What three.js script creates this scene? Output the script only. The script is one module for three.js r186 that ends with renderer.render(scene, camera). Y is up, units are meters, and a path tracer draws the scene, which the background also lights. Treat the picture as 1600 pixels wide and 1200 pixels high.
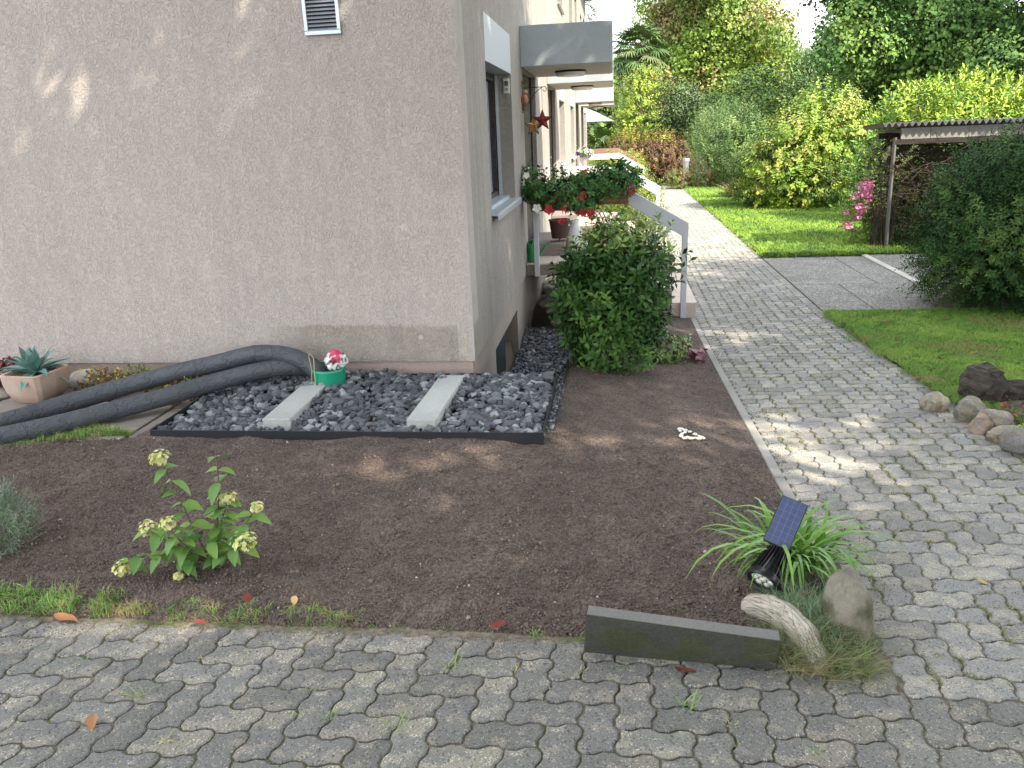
import * as THREE from 'three';
import { mergeGeometries, toCreasedNormals } from 'three/addons/utils/BufferGeometryUtils.js';
import { RoundedBoxGeometry } from 'three/addons/geometries/RoundedBoxGeometry.js';
import { ImprovedNoise } from 'three/addons/math/ImprovedNoise.js';

// ---------------------------------------------------------------- camera, sky, sun, exposure
const scene = new THREE.Scene();
const camera = new THREE.PerspectiveCamera(52.007, 4 / 3, 0.1, 900);
camera.position.set(0, 1.63, 0);
camera.rotation.order = 'YXZ';
camera.rotation.set(-0.309, 0.136, -0.043);
const SKY = 1.0, SUN = 3.9, EXPOSURE = 3.2;
const sunDir = new THREE.Vector3(0.6, 0.72, 0.42).normalize();
{
  const W = 256, H = 128, d = new Float32Array(W * H * 4);
  for (let y = 0; y < H; y++) for (let x = 0; x < W; x++) {
    const el = ((y + 0.5) / H - 0.5) * Math.PI, az = (x + 0.5) / W * Math.PI * 2;
    const t = Math.pow(Math.max(0, Math.sin(el)), 0.45);
    const c = 0.5 + 0.5 * Math.sin(az * 3 + 2 * Math.sin(el * 5)) * Math.sin(az * 7 + el * 4);
    const h = 0.22 * c * Math.max(0, Math.sin(el * 2));
    const i = (y * W + x) * 4;
    d[i] = SKY * (1.12 - 0.36 * t + h); d[i + 1] = SKY * (1.11 - 0.26 * t + h * 0.85); d[i + 2] = SKY * (1.08 - 0.1 * t + h * 0.6); d[i + 3] = 1;
    if (el < 0) { d[i] = SKY * 0.42; d[i + 1] = SKY * 0.42; d[i + 2] = SKY * 0.38; }
  }
  const t = new THREE.DataTexture(d, W, H, THREE.RGBAFormat, THREE.FloatType);
  t.mapping = THREE.EquirectangularReflectionMapping; t.magFilter = THREE.LinearFilter; t.minFilter = THREE.LinearFilter; t.wrapS = THREE.RepeatWrapping; t.needsUpdate = true;
  scene.background = t; scene.environment = t;
}
const sun = new THREE.DirectionalLight(new THREE.Color().setRGB(1, 0.9, 0.74), SUN);
sun.name = 'sun';
sun.position.copy(sunDir).multiplyScalar(60).add(new THREE.Vector3(0, 0, -12));
sun.target.position.set(0, 0, -12); scene.add(sun, sun.target);
sun.castShadow = true; sun.shadow.mapSize.set(4096, 4096);
Object.assign(sun.shadow.camera, { left: -30, right: 30, top: 30, bottom: -30, near: 1, far: 140 });
sun.shadow.radius = 1;
const renderer = new THREE.WebGLRenderer({ antialias: true });
renderer.toneMapping = THREE.LinearToneMapping; renderer.toneMappingExposure = EXPOSURE;
renderer.shadowMap.enabled = true;

// ---------------------------------------------------------------- helpers
let _s = 12345;
const seed = (n) => { _s = n >>> 0; };
const R = () => { _s = (_s + 0x6D2B79F5) >>> 0; let t = _s; t = Math.imul(t ^ (t >>> 15), t | 1); t ^= t + Math.imul(t ^ (t >>> 7), t | 61); return ((t ^ (t >>> 14)) >>> 0) / 4294967296; };
const rr = (a, b) => a + (b - a) * R();
const pick = (a) => a[Math.floor(R() * a.length)];
const V = (x, y, z) => new THREE.Vector3(x, y, z);
const PN = new ImprovedNoise();
const pn = (x, y, z = 0) => PN.noise(x, y, z);
const clamp = (x, a = 0, b = 1) => Math.min(b, Math.max(a, x));
const sst = (a, b, x) => { const t = clamp((x - a) / (b - a)); return t * t * (3 - 2 * t); };
const mix = (a, b, t) => a + (b - a) * t;
const used = {};
function numbered(n) { const k = used[n] = (used[n] ?? -1) + 1; return k ? n + '_' + String(k).padStart(3, '0') : n; }
function tag(o, label, category, group) { o.userData.label = label; o.userData.category = category; if (group) o.userData.group = group; return o; }
function part(name, geo, mat, parent) { const m = new THREE.Mesh(geo, mat); m.name = name; m.castShadow = m.receiveShadow = true; parent.add(m); return m; }
function thing(name, label, category, pos = [0, 0, 0], turn = 0, group) {
  const o = new THREE.Group(); o.name = numbered(name); o.position.set(...pos); o.rotation.y = turn; scene.add(o);
  return tag(o, label, category, group);
}
function solo(name, geo, mat, label, category, group) { const m = part(numbered(name), geo, mat, scene); return tag(m, label, category, group); }
function struct(name, geo, mat) { const m = part(numbered(name), geo, mat, scene); m.userData.kind = 'structure'; return m; }
function structGroup(name) { const g = new THREE.Group(); g.name = numbered(name); g.userData.kind = 'structure'; scene.add(g); return g; }
const dup = (o, pos, turn, label) => { const c = o.clone(); c.name = numbered(o.name.replace(/_\d{3}$/, '')); scene.add(c); c.position.set(...pos); c.rotation.y = turn; if (label) c.userData = { ...c.userData, label }; return c; };
const M4 = () => new THREE.Matrix4();
const D = new THREE.Object3D();
function mat4(x, y, z, rx = 0, ry = 0, rz = 0, sx = 1, sy = sx, sz = sx) { D.rotation.order = 'YXZ'; D.position.set(x, y, z); D.rotation.set(rx, ry, rz); D.scale.set(sx, sy, sz); D.updateMatrix(); return D.matrix.clone(); }
function alignM(p, dir, roll, s, sy = s) { // local +Y along dir
  const q = new THREE.Quaternion().setFromUnitVectors(V(0, 1, 0), dir.clone().normalize());
  const q2 = new THREE.Quaternion().setFromAxisAngle(V(0, 1, 0), roll);
  return M4().compose(p, q.multiply(q2), V(s, sy, s));
}
const xf = (g, m) => g.applyMatrix4(m);
const merge = (a) => { const idx = a.every((g) => g.index); return mergeGeometries(idx ? a : a.map((g) => g.index ? g.toNonIndexed() : g), false); };
function inst(name, geo, mat, mats, parent, cols, stuff = true) {
  const m = new THREE.InstancedMesh(geo, mat, mats.length); m.name = parent === scene ? numbered(name) : name;
  mats.forEach((k, i) => m.setMatrixAt(i, k));
  if (cols) cols.forEach((c, i) => m.setColorAt(i, c));
  m.castShadow = m.receiveShadow = true; if (stuff) m.userData.kind = 'stuff';
  parent.add(m); return m;
}
const col = (r, g, b) => new THREE.Color().setRGB(r, g, b);
const vary = (c, v = 0.15, h = 0.06) => { const k = 1 + rr(-v, v); return col(c[0] * k * (1 + rr(-h, h)), c[1] * k, c[2] * k * (1 + rr(-h, h))); };
function boxUV(g, s = 1) { // uv in metres from the dominant axis of the normal
  g = g.index ? g.toNonIndexed() : g; const p = g.attributes.position, n = g.attributes.normal, uv = new Float32Array(p.count * 2);
  for (let i = 0; i < p.count; i++) {
    const ax = Math.abs(n.getX(i)), ay = Math.abs(n.getY(i)), az = Math.abs(n.getZ(i));
    let u, v; if (ay > ax && ay > az) { u = p.getX(i); v = p.getZ(i); } else if (ax > az) { u = p.getZ(i); v = p.getY(i); } else { u = p.getX(i); v = p.getY(i); }
    uv[2 * i] = u * s; uv[2 * i + 1] = v * s;
  }
  g.setAttribute('uv', new THREE.BufferAttribute(uv, 2)); return g;
}
function box(x0, x1, y0, y1, z0, z1, r = 0) {
  const w = Math.abs(x1 - x0), h = Math.abs(y1 - y0), d = Math.abs(z1 - z0);
  const g = r ? new RoundedBoxGeometry(w, h, d, 2, Math.min(r, w / 2.1, h / 2.1, d / 2.1)) : new THREE.BoxGeometry(w, h, d);
  g.translate((x0 + x1) / 2, (y0 + y1) / 2, (z0 + z1) / 2); return boxUV(g);
}
function tube(pts, r0, r1 = r0, seg = 6, n = 0) { // tapered tube along a smooth curve
  const c = new THREE.CatmullRomCurve3(pts.map((p) => p.isVector3 ? p : V(...p)), false, 'centripetal');
  const N = n || Math.max(2, pts.length * 3), g = new THREE.TubeGeometry(c, N, 1, seg, false), p = g.attributes.position;
  for (let i = 0; i <= N; i++) { const o = c.getPointAt(i / N), r = typeof r0 === 'function' ? r0(i / N) : mix(r0, r1, i / N);
    for (let j = 0; j <= seg; j++) { const k = i * (seg + 1) + j; p.setXYZ(k, o.x + (p.getX(k) - o.x) * r, o.y + (p.getY(k) - o.y) * r, o.z + (p.getZ(k) - o.z) * r); } }
  g.computeVertexNormals(); return g;
}
function rock(seedN, sx, sy, sz, detail = 2, rough = 0.25, freq = 1.3) { // noise-shaped boulder
  const g = new THREE.IcosahedronGeometry(1, detail), p = g.attributes.position;
  for (let i = 0; i < p.count; i++) { const x = p.getX(i), y = p.getY(i), z = p.getZ(i), k = 1 + rough * pn(x * freq + seedN * 7.1, y * freq, z * freq) + rough * 0.35 * pn(x * 3.1 * freq, y * 3.1 * freq + seedN, z * 3.1 * freq); p.setXYZ(i, x * k * sx, y * k * sy, z * k * sz); }
  const q = toCreasedNormals(g, 0.9); return boxUV(q);
}
function shard(n, s = 1) { // angular broken stone
  seed(n * 977 + 5); const g = new THREE.IcosahedronGeometry(1, 0); const p = g.attributes.position, mp = {};
  for (let i = 0; i < p.count; i++) { const k = [p.getX(i), p.getY(i), p.getZ(i)].map((v) => v.toFixed(2)).join(); mp[k] ??= rr(0.62, 1.2); const q = mp[k]; p.setXYZ(i, p.getX(i) * q * s * 1.15, p.getY(i) * q * s * 0.72, p.getZ(i) * q * s * 0.9); }
  g.computeVertexNormals(); return boxUV(g, 4);
}
// ---- tileable noise and textures
function lattice(n, sd) { seed(sd); const a = new Float32Array(n * n); for (let i = 0; i < a.length; i++) a[i] = R(); return a; }
function tnoise(per, sd, perY = per) { // value noise with period 1 in u and v
  const n = Math.max(per, perY), L = lattice(n, sd);
  return (u, v) => { u = (u - Math.floor(u)) * per; v = (v - Math.floor(v)) * perY; const x = Math.floor(u), y = Math.floor(v); let fx = u - x, fy = v - y; fx = fx * fx * (3 - 2 * fx); fy = fy * fy * (3 - 2 * fy);
    const x0 = x % per, x1 = (x + 1) % per, y0 = y % perY, y1 = (y + 1) % perY;
    return mix(mix(L[y0 * n + x0], L[y0 * n + x1], fx), mix(L[y1 * n + x0], L[y1 * n + x1], fx), fy); };
}
function fbm(per, sd, oct = 4) { const f = []; for (let i = 0; i < oct; i++) f.push(tnoise(per << i, sd + i)); return (u, v) => { let s = 0, a = 0.5, t = 0; for (const k of f) { s += a * k(u, v); t += a; a *= 0.55; } return s / t; }; }
const srgb = (c) => 255 * (c <= 0.0031308 ? 12.92 * c : 1.055 * Math.pow(c, 1 / 2.4) - 0.055);
function tex(w, h, fn, rep = 1, repY = rep) { // colour map: fn returns linear rgb
  const d = new Uint8Array(w * h * 4);
  for (let y = 0; y < h; y++) for (let x = 0; x < w; x++) { const c = fn((x + 0.5) / w, (y + 0.5) / h), i = (y * w + x) * 4; for (let k = 0; k < 3; k++) d[i + k] = clamp(srgb(clamp(c[k])), 0, 255); d[i + 3] = 255; }
  const t = new THREE.DataTexture(d, w, h); t.colorSpace = THREE.SRGBColorSpace; return fin(t, rep, repY);
}
function gray(w, h, fn, rep = 1, repY = rep) { const d = new Uint8Array(w * h * 4);
  for (let y = 0; y < h; y++) for (let x = 0; x < w; x++) { const i = (y * w + x) * 4; d[i] = d[i + 1] = d[i + 2] = clamp(fn((x + 0.5) / w, (y + 0.5) / h)) * 255; d[i + 3] = 255; }
  return fin(new THREE.DataTexture(d, w, h), rep, repY); }
function fin(t, rep, repY) { t.wrapS = t.wrapT = THREE.RepeatWrapping; t.magFilter = THREE.LinearFilter; t.minFilter = THREE.LinearMipmapLinearFilter; t.generateMipmaps = true; t.repeat.set(rep, repY); t.needsUpdate = true; return t; }
const std = (o) => new THREE.MeshStandardMaterial({ roughness: 0.85, ...o });
const flat = (r, g, b, rough = 0.8, o = {}) => std({ color: col(r, g, b), roughness: rough, ...o });

// ---------------------------------------------------------------- terrain heights
const gy = (z) => { const d = -z; return d < 0 ? 0.02 * z : d < 7 ? -0.06 * d : d < 10 ? -0.42 - 0.06 * (d - 7) + 0.06 * (d - 7) ** 2 / 6 : -0.51; };
const bedLevel = (z) => { const d = -z; const a = mix(-0.147, -0.112, sst(2.45, 3.9, d)); return mix(a, gy(z), sst(5.6, 8.6, d)); };
const bedY = (x, z) => { const w = sst(-0.7, 1.15, x + 0.25); return mix(bedLevel(z), gy(z), x > 0.9 ? 1 : w) + 0.012 * pn(x * 1.7, z * 1.7, 3) + 0.02 * sst(0.9, 0.6, x) * sst(2.45, 2.7, -z) - 0.05 * sst(2.52, 2.455, -z) + 0.02 * pn(x * 4.3, z * 4.3, 9) * sst(0.9, 0.7, x); };

// ---------------------------------------------------------------- textures and materials
const n8 = fbm(8, 11, 5), n32 = fbm(32, 21, 4), n64 = tnoise(128, 31), n4 = fbm(4, 41, 5), n200 = tnoise(256, 51);
const wv = tnoise(90, 61, 48), wv2 = tnoise(60, 71, 44), wm = tnoise(24, 81);
const stuccoH = (u, v) => { const du = 0.012 * n32(u, v), a = wv(u + du, v - du), b = wv2(u - du, v + du); let h = 0.45 + 0.35 * (n32(u * 2, v * 2) - 0.5) + 0.25 * (n64(u, v) - 0.5);
  const r1 = 1 - Math.abs(2 * a - 1), r2 = 1 - Math.abs(2 * b - 1); h -= 0.55 * sst(0.8, 1, r1) * sst(0.1, 0.45, wm(u, v)); h -= 0.4 * sst(0.86, 1, r2) * sst(0.1, 0.4, wm(u + 0.37, v + 0.2)); h += 0.3 * sst(0.62, 0.9, n64(u * 0.5 + 0.3, v * 0.5)); return h; };
const stuccoBump = gray(1024, 1024, stuccoH, 1 / 0.7);
// the end wall's map covers x -5.4..-1.0 and y 0..3.3; marks below are stains and repairs in the render coat
const streak = tnoise(64, 301, 3);
const wallMap = tex(2048, 1536, (u, v) => {
  const x = -5.42 + u * 4.4, y = v * 3.3; const m = n4(u, v), f = n32(u * 2, v * 2), g = n64(u * 3, v * 3);
  let k = 0.93 + 0.16 * (m - 0.5) + 0.1 * (f - 0.5) + 0.13 * (stuccoH(x / 0.7, y / 0.7) - 0.42) + 0.07 * (streak(u * 1.5, v * 0.25) - 0.5) + 0.03 * sst(0.012, 0.0, Math.abs(y - 1.02 - 0.03 * n4(u, 0.2))) * sst(0.4, 0.6, n8(u, 0.5));
  let c = [0.5 * k, 0.442 * k, 0.405 * k];
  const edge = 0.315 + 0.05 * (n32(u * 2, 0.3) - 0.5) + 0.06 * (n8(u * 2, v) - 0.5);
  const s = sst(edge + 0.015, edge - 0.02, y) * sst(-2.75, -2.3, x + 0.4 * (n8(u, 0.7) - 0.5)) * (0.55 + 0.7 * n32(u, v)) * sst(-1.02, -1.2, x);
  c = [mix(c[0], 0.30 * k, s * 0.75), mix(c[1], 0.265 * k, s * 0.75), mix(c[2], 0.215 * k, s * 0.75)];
  const rough = 0.008 * (n64(u, v) - 0.5);
  const inL = (x + rough > -1.14 && x + rough < -1.075 && y > 0.07 && y < 0.33) || (x > -1.36 && x < -1.075 && y + rough > 0.305 && y + rough < 0.335);
  if (inL) { const q = 0.5 + 0.5 * n32(u * 2, v * 2); c = [mix(c[0], 0.5, q), mix(c[1], 0.45, q), mix(c[2], 0.37, q)]; }
  const b1 = sst(0.85, 0, Math.hypot((x + 1.95) / 0.5, (y - 0.55) / 0.45)) * 0.06 + sst(0.03, 0.02, Math.hypot(x + 1.48, y - 1.02)) * 0.25 + sst(0.022, 0.014, Math.hypot(x + 1.42, (y - 0.215))) * 0.5;
  c = c.map((q) => q * (1 + b1));
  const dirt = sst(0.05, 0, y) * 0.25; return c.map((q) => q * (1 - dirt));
}, 1 / 4.4, 1 / 3.3);
wallMap.offset.set(5.42 / 4.4, 0);
const facadeMap = tex(512, 512, (u, v) => { const k = 0.9 + 0.2 * (n4(u, v) - 0.5) + 0.16 * (streak(u, v) - 0.5) + 0.14 * (n64(u, v) - 0.5); return [0.365 * k, 0.335 * k, 0.3 * k]; }, 1 / 3);
const mWall = std({ map: wallMap, bumpMap: stuccoBump, bumpScale: 0.007, roughness: 0.95 });
const mFacade = std({ map: facadeMap, bumpMap: stuccoBump, bumpScale: 0.006, roughness: 0.95 });
const concTex = tex(512, 512, (u, v) => { const k = 0.85 + 0.3 * (n4(u, v) - 0.5) + 0.25 * (n64(u * 2, v * 2) - 0.5); return [k, k, k]; }, 1);
const concBump = gray(512, 512, (u, v) => 0.5 * n64(u * 2, v * 2) + 0.5 * n32(u * 2, v * 2), 1);
const conc = (r, g, b, o = {}) => std({ color: col(r, g, b), map: concTex, bumpMap: concBump, bumpScale: 0.003, roughness: 0.92, ...o });
const mPlinth = conc(0.42, 0.325, 0.285);
const mPlinth2 = conc(0.36, 0.31, 0.27);
// paver faces: cement skin with light and dark grains, worn to sandy aggregate in patches
const spk = tnoise(256, 401), spk2 = tnoise(180, 411), patch = fbm(13, 421, 4);
const paverMap = (dark, pale, amt, sd) => tex(1024, 1024, (u, v) => { const a = spk(u, v), b = spk2(u, v), w = sst(0.5, 0.6, patch(u + sd, v) + 0.12 * (b - 0.5) - 0.02 + amt); let k = 0.88 + 0.22 * (n32(u, v) - 0.5);
  let c = dark.map((q, i) => mix(q, pale[i], w) * k); const lt = sst(0.76, 0.9, a) * (0.55 + 0.6 * w), dk = sst(0.28, 0.12, b) * 0.5; c = c.map((q, i) => mix(q, [0.6, 0.57, 0.5][i], lt * 0.7) * (1 - dk)); return c; }, 1 / 0.9);
const paverBump = gray(1024, 1024, (u, v) => 0.5 + 0.3 * (spk(u, v) - 0.5) + 0.3 * (spk2(u, v) - 0.5) + 0.4 * (n32(u, v) - 0.5), 1 / 0.9);
const pm1 = paverMap([0.172, 0.168, 0.155], [0.25, 0.23, 0.19], -0.01, 0), pm2 = paverMap([0.26, 0.255, 0.245], [0.335, 0.312, 0.27], 0, 0.4);
const drivewayMats = [1, 0.86, 1.12, 0.95, 1.04].map((k, i) => std({ map: pm1, color: col(k, k * (0.99 + 0.01 * (i % 3)), k * (1 - 0.015 * (i % 3))), bumpMap: paverBump, bumpScale: 0.0035, roughness: 0.9 }));
const pathTones = [1, 0.88, 1.12, 0.95, 1.05, 0.82];
const pathMats = pathTones.map((k, i) => std({ map: pm2, color: col(k, k * (1 - 0.01 * (i % 2)), k * (1 - 0.02 * (i % 3))), bumpMap: paverBump, bumpScale: 0.003, roughness: 0.92 }));
const pathStuffMat = std({ map: pm2, vertexColors: true, bumpMap: paverBump, bumpScale: 0.003, roughness: 0.92 });
const jointMap = tex(512, 512, (u, v) => { const g = sst(0.5, 0.62, n8(u, v)), k = 0.7 + 0.7 * (n64(u, v) - 0.3); return [mix(0.19, 0.12, g) * k, mix(0.16, 0.13, g) * k, mix(0.12, 0.05, g) * k]; }, 1 / 1.7);
const mJoint = std({ map: jointMap, bumpMap: concBump, bumpScale: 0.006, roughness: 1 });
const soilTex = tex(1024, 1024, (u, v) => { const k = 0.62 + 0.55 * (n200(u, v) - 0.5) + 0.55 * (n64(u, v) - 0.5) + 0.5 * (n8(u, v) - 0.5); const lt = sst(0.96, 0.985, spk(u + 0.3, v)); const c = [(0.152 + 0.045 * sst(0.5, 0.7, n4(u, v))) * k, (0.112 + 0.033 * sst(0.5, 0.7, n4(u, v))) * k, (0.092 + 0.028 * sst(0.5, 0.7, n4(u, v))) * k]; return c.map((q, i) => mix(q, 0.4 - 0.04 * i, lt * 0.5)); }, 1 / 1.1);
const soilBump = gray(1024, 1024, (u, v) => 0.4 * n200(u, v) + 0.35 * n64(u, v) + 0.25 * n32(u, v), 1 / 1.1);
const mSoil = std({ map: soilTex, bumpMap: soilBump, bumpScale: 0.014, roughness: 1 });
const mCrumb = std({ color: col(1, 1, 1), roughness: 1 });
const basaltTex = tex(256, 256, (u, v) => { const k = 0.75 + 0.6 * (n8(u, v) - 0.5) + 0.4 * (n64(u, v) - 0.5); return [k, k, k]; }, 1.5);
const basaltTones = [[0.08, 0.086, 0.098], [0.045, 0.049, 0.058], [0.13, 0.138, 0.15], [0.065, 0.07, 0.08], [0.24, 0.25, 0.26], [0.1, 0.106, 0.118]];
const basaltMats = basaltTones.map((c) => std({ color: col(c[0] * 1.35, c[1] * 1.35, c[2] * 1.35), map: basaltTex, roughness: 0.72 }));
const mBasaltStuff = std({ map: basaltTex, roughness: 0.72 });
const mSteel = flat(0.035, 0.037, 0.042, 0.45, { metalness: 0.5 });
const mBeam = conc(0.43, 0.44, 0.42, { bumpScale: 0.004 });
const mPaint = flat(0.5, 0.53, 0.56, 0.5), mPaintW = flat(0.72, 0.73, 0.73, 0.45);
const mCanopy = std({ color: col(0.46, 0.51, 0.55), map: concTex, roughness: 0.55 }), mSoffit = flat(0.5, 0.47, 0.42, 0.8);
const woodTex = tex(256, 256, (u, v) => { const k = 0.7 + 0.8 * (streak(v, u) - 0.5) + 0.2 * (n64(u, v) - 0.5); return [k, k, k]; }, 1);
const mDarkWood = std({ color: col(0.055, 0.04, 0.034), map: woodTex, roughness: 0.5 });
const mEave = std({ color: col(0.16, 0.1, 0.07), map: woodTex, roughness: 0.7 });
const mDoor = std({ color: col(0.06, 0.048, 0.042), map: woodTex, roughness: 0.55 });
const mGlass = new THREE.MeshPhysicalMaterial({ color: col(0.02, 0.023, 0.028), roughness: 0.05, specularIntensity: 1, clearcoat: 0.3 });
const mZinc = flat(0.5, 0.55, 0.6, 0.38, { metalness: 0.65 });
const mGrille = flat(0.1, 0.115, 0.135, 0.5, { metalness: 0.5 });
const mTile = std({ color: col(0.62, 0.5, 0.43), map: concTex, roughness: 0.6 });
const mSlabEdge = conc(0.27, 0.22, 0.2);
const leafMat = (r, g, b, tr = 0.3, rough = 0.6, o = {}) => new THREE.MeshPhysicalMaterial({ color: col(r, g, b), roughness: rough, transmission: tr, thickness: 0, side: THREE.DoubleSide, ior: 1.3, ...o });
const solidLeaf = (r, g, b, rough = 0.6) => flat(r, g, b, rough, { side: THREE.DoubleSide });
const mBark = std({ color: col(0.12, 0.1, 0.08), map: woodTex, roughness: 0.95 });
const mTwig = flat(0.09, 0.06, 0.045, 0.9);

// ---------------------------------------------------------------- leaves, blades, plants
function leafGeo(L, W, fold = 0.25, droop = 0.25, n = 3) { // along +Z from the origin, face up
  const P = [], I = []; const prof = (t) => Math.pow(Math.sin(Math.PI * Math.pow(t, 0.75)), 0.9);
  for (let i = 0; i <= n; i++) { const t = i / n, w = (i === 0 || i === n) ? 0 : prof(t) * W / 2, y = -droop * L * t * t; if (w === 0) P.push(0, y, t * L); else P.push(-w, y + w * fold, t * L, 0, y, t * L, w, y + w * fold, t * L); }
  const row = (i) => i === 0 ? 0 : 1 + (i - 1) * 3;
  for (let i = 0; i < n; i++) { const a = row(i), b = row(i + 1);
    if (i === 0) I.push(a, b, b + 1, a, b + 1, b + 2); else if (i === n - 1) I.push(a, b, a + 1, a + 1, b, a + 2); else I.push(a, b, a + 1, a + 1, b, b + 1, a + 1, b + 1, a + 2, a + 2, b + 1, b + 2); }
  const g = new THREE.BufferGeometry(); g.setAttribute('position', new THREE.Float32BufferAttribute(P, 3)); g.setIndex(I); g.computeVertexNormals(); return g;
}
const nouv = (g) => { g.deleteAttribute('uv'); return g; };
function sprig(sd, { n = 9, L = 0.05, W = 0.022, len = 0.12, up = 0.7, seg = 2, stem = 0.0015, fold = 0.3, droop = 0.2 }) { // twig along +Y with leaves round it
  seed(sd); const a = [];
  for (let i = 0; i < n; i++) { const t = (i + 0.6) / n, k = rr(0.7, 1.15) * (1 - 0.25 * t); const g = leafGeo(L * k, W * k, fold, droop, seg);
    xf(g, mat4(0, 0, 0, -mix(0.1, 1.2, t) * up + rr(-0.35, 0.35), 0, rr(-0.5, 0.5))); xf(g, mat4(0, t * len, 0, 0, i * 2.4 + rr(-0.4, 0.4), 0)); a.push(g); }
  if (stem) a.push(nouv(new THREE.CylinderGeometry(stem * 0.5, stem, len, 3, 1, true).translate(0, len / 2, 0)));
  return merge(a);
}
function blob(sd, { n = 14, r = 0.4, L = 0.16, W = 0.1, seg = 2 }) { // loose clump of leaves for larger crowns
  seed(sd); const a = [];
  for (let i = 0; i < n; i++) { const k = rr(0.6, 1.2), g = leafGeo(L * k, W * k, rr(0.05, 0.4), rr(0.1, 0.5), seg); const d = V(rr(-1, 1), rr(-1, 1), rr(-1, 1)).multiplyScalar(r); xf(g, mat4(d.x, d.y * 0.75, d.z, rr(-0.9, 0.5), rr(0, 6.3), rr(-0.6, 0.6))); a.push(g); }
  return merge(a);
}
function clump(sd, { n = 7, h = 0.05, w = 0.003, spread = 0.02, lean = 0.5, curl = 0.6, seg = 3 }) { // grass blades from one spot
  seed(sd); const a = [];
  for (let i = 0; i < n; i++) { const H = h * rr(0.55, 1.15), P = [], I = [], le = lean * rr(0.2, 1.2), cu = curl * rr(0.3, 1.3);
    for (let k = 0; k <= seg; k++) { const t = k / seg, ang = le + cu * t * t, y = H * t * Math.cos(ang * 0.8), o = H * t * Math.sin(ang), ww = w * (1 - 0.85 * t * t) / 2; P.push(-ww, y, o, ww, y, o); if (k) { const q = 2 * k; I.push(q - 2, q, q - 1, q - 1, q, q + 1); } }
    const g = new THREE.BufferGeometry(); g.setAttribute('position', new THREE.Float32BufferAttribute(P, 3)); g.setIndex(I); g.computeVertexNormals(); xf(g, mat4(rr(-1, 1) * spread, 0, rr(-1, 1) * spread, 0, rr(0, 6.28), 0)); a.push(g); }
  return merge(a);
}
// points spread through lumpy lobes, denser at the surface, with gaps
function lobePoints(lobes, count, gap = 0.25, freq = 1.5, sd = 1, inner = 0.55) {
  seed(sd); const out = [], tot = lobes.reduce((s, l) => s + l[3] * l[4] * l[5], 0);
  for (const l of lobes) { const m = Math.round(count * l[3] * l[4] * l[5] / tot);
    for (let i = 0; i < m; i++) { const th = rr(0, 6.283), cz = rr(-1, 1), q = Math.sqrt(1 - cz * cz), k = mix(inner, 1, Math.sqrt(R())); const d = V(q * Math.cos(th), cz, q * Math.sin(th)), b = 1 + 0.3 * pn(d.x * 2.2 + l[0], d.y * 2.2 + l[1], d.z * 2.2 + sd);
      const p = V(l[0] + d.x * l[3] * k * b, l[1] + d.y * l[4] * k * b, l[2] + d.z * l[5] * k * b); if (pn(p.x * freq, p.y * freq, p.z * freq + sd) < -1 + 2 * gap * 0.9 && R() < 0.85) continue; out.push([p, d]); } }
  return out;
}
function shrub(o, lobes, { count = 600, geo, mat, tint = [[1, 1, 1]], gap = 0.25, freq = 2, sd = 1, up = 0.5, smin = 0.8, smax = 1.2, ymin = -9, inner = 0.5, name = 'foliage', top = null, topY = 0, stems = 5, base = [0, 0, 0], stemR = 0.012, stemMat = mTwig, keep = null }) {
  const pts = lobePoints(lobes, count, gap, freq, sd, inner).filter(([p]) => p.y > ymin && (!keep || keep(p))); seed(sd + 77); const ms = [], cs = [];
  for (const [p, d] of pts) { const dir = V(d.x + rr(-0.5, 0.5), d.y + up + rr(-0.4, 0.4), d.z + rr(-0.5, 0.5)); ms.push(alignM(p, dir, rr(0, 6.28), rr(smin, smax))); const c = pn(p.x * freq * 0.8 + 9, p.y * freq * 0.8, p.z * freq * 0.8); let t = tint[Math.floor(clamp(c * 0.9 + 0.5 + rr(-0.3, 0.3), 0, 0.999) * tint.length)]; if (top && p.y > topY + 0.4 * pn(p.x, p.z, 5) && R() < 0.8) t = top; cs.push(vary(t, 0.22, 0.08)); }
  inst(name, geo, mat, ms, o, cs);
  const st = []; for (let i = 0; i < stems; i++) { const l = pick(lobes), b = V(base[0] + rr(-0.06, 0.06), base[1], base[2] + rr(-0.06, 0.06)), e = V(l[0] + rr(-0.4, 0.4) * l[3], l[1] + rr(0, 0.5) * l[4], l[2] + rr(-0.4, 0.4) * l[5]); st.push(tube([b, b.clone().lerp(e, 0.5).add(V(rr(-0.1, 0.1) * l[3], rr(0, 0.15) * l[4], rr(-0.1, 0.1) * l[5])), e], stemR, stemR * 0.35, 5)); }
  if (stems) part('stem', merge(st), stemMat, o);
  return o;
}
function tree(name, label, x, z, base, lobes, opt) {
  const o = thing(name, label, 'tree', [x, base, z], 0, opt.group); const L = lobes;
  const tr = [tube([[0, 0, 0], [rr(-0.2, 0.2), opt.th * 0.5, rr(-0.2, 0.2)], [rr(-0.3, 0.3), opt.th, rr(-0.3, 0.3)]], opt.tr, opt.tr * 0.6, 8)];
  L.forEach((l, i) => { const s = V(0, opt.th * rr(0.6, 1), 0), e = V(l[0], l[1], l[2]); tr.push(tube([s, s.clone().lerp(e, 0.5).add(V(rr(-0.3, 0.3), -0.2, rr(-0.3, 0.3))), e.clone().add(V(0, l[4] * 0.4, 0))], opt.tr * 0.4, opt.tr * 0.06, 5)); });
  part('trunk', merge(tr), mBark, o);
  shrub(o, L, { name: 'crown', stems: 0, ...opt }); return o;
}

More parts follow.
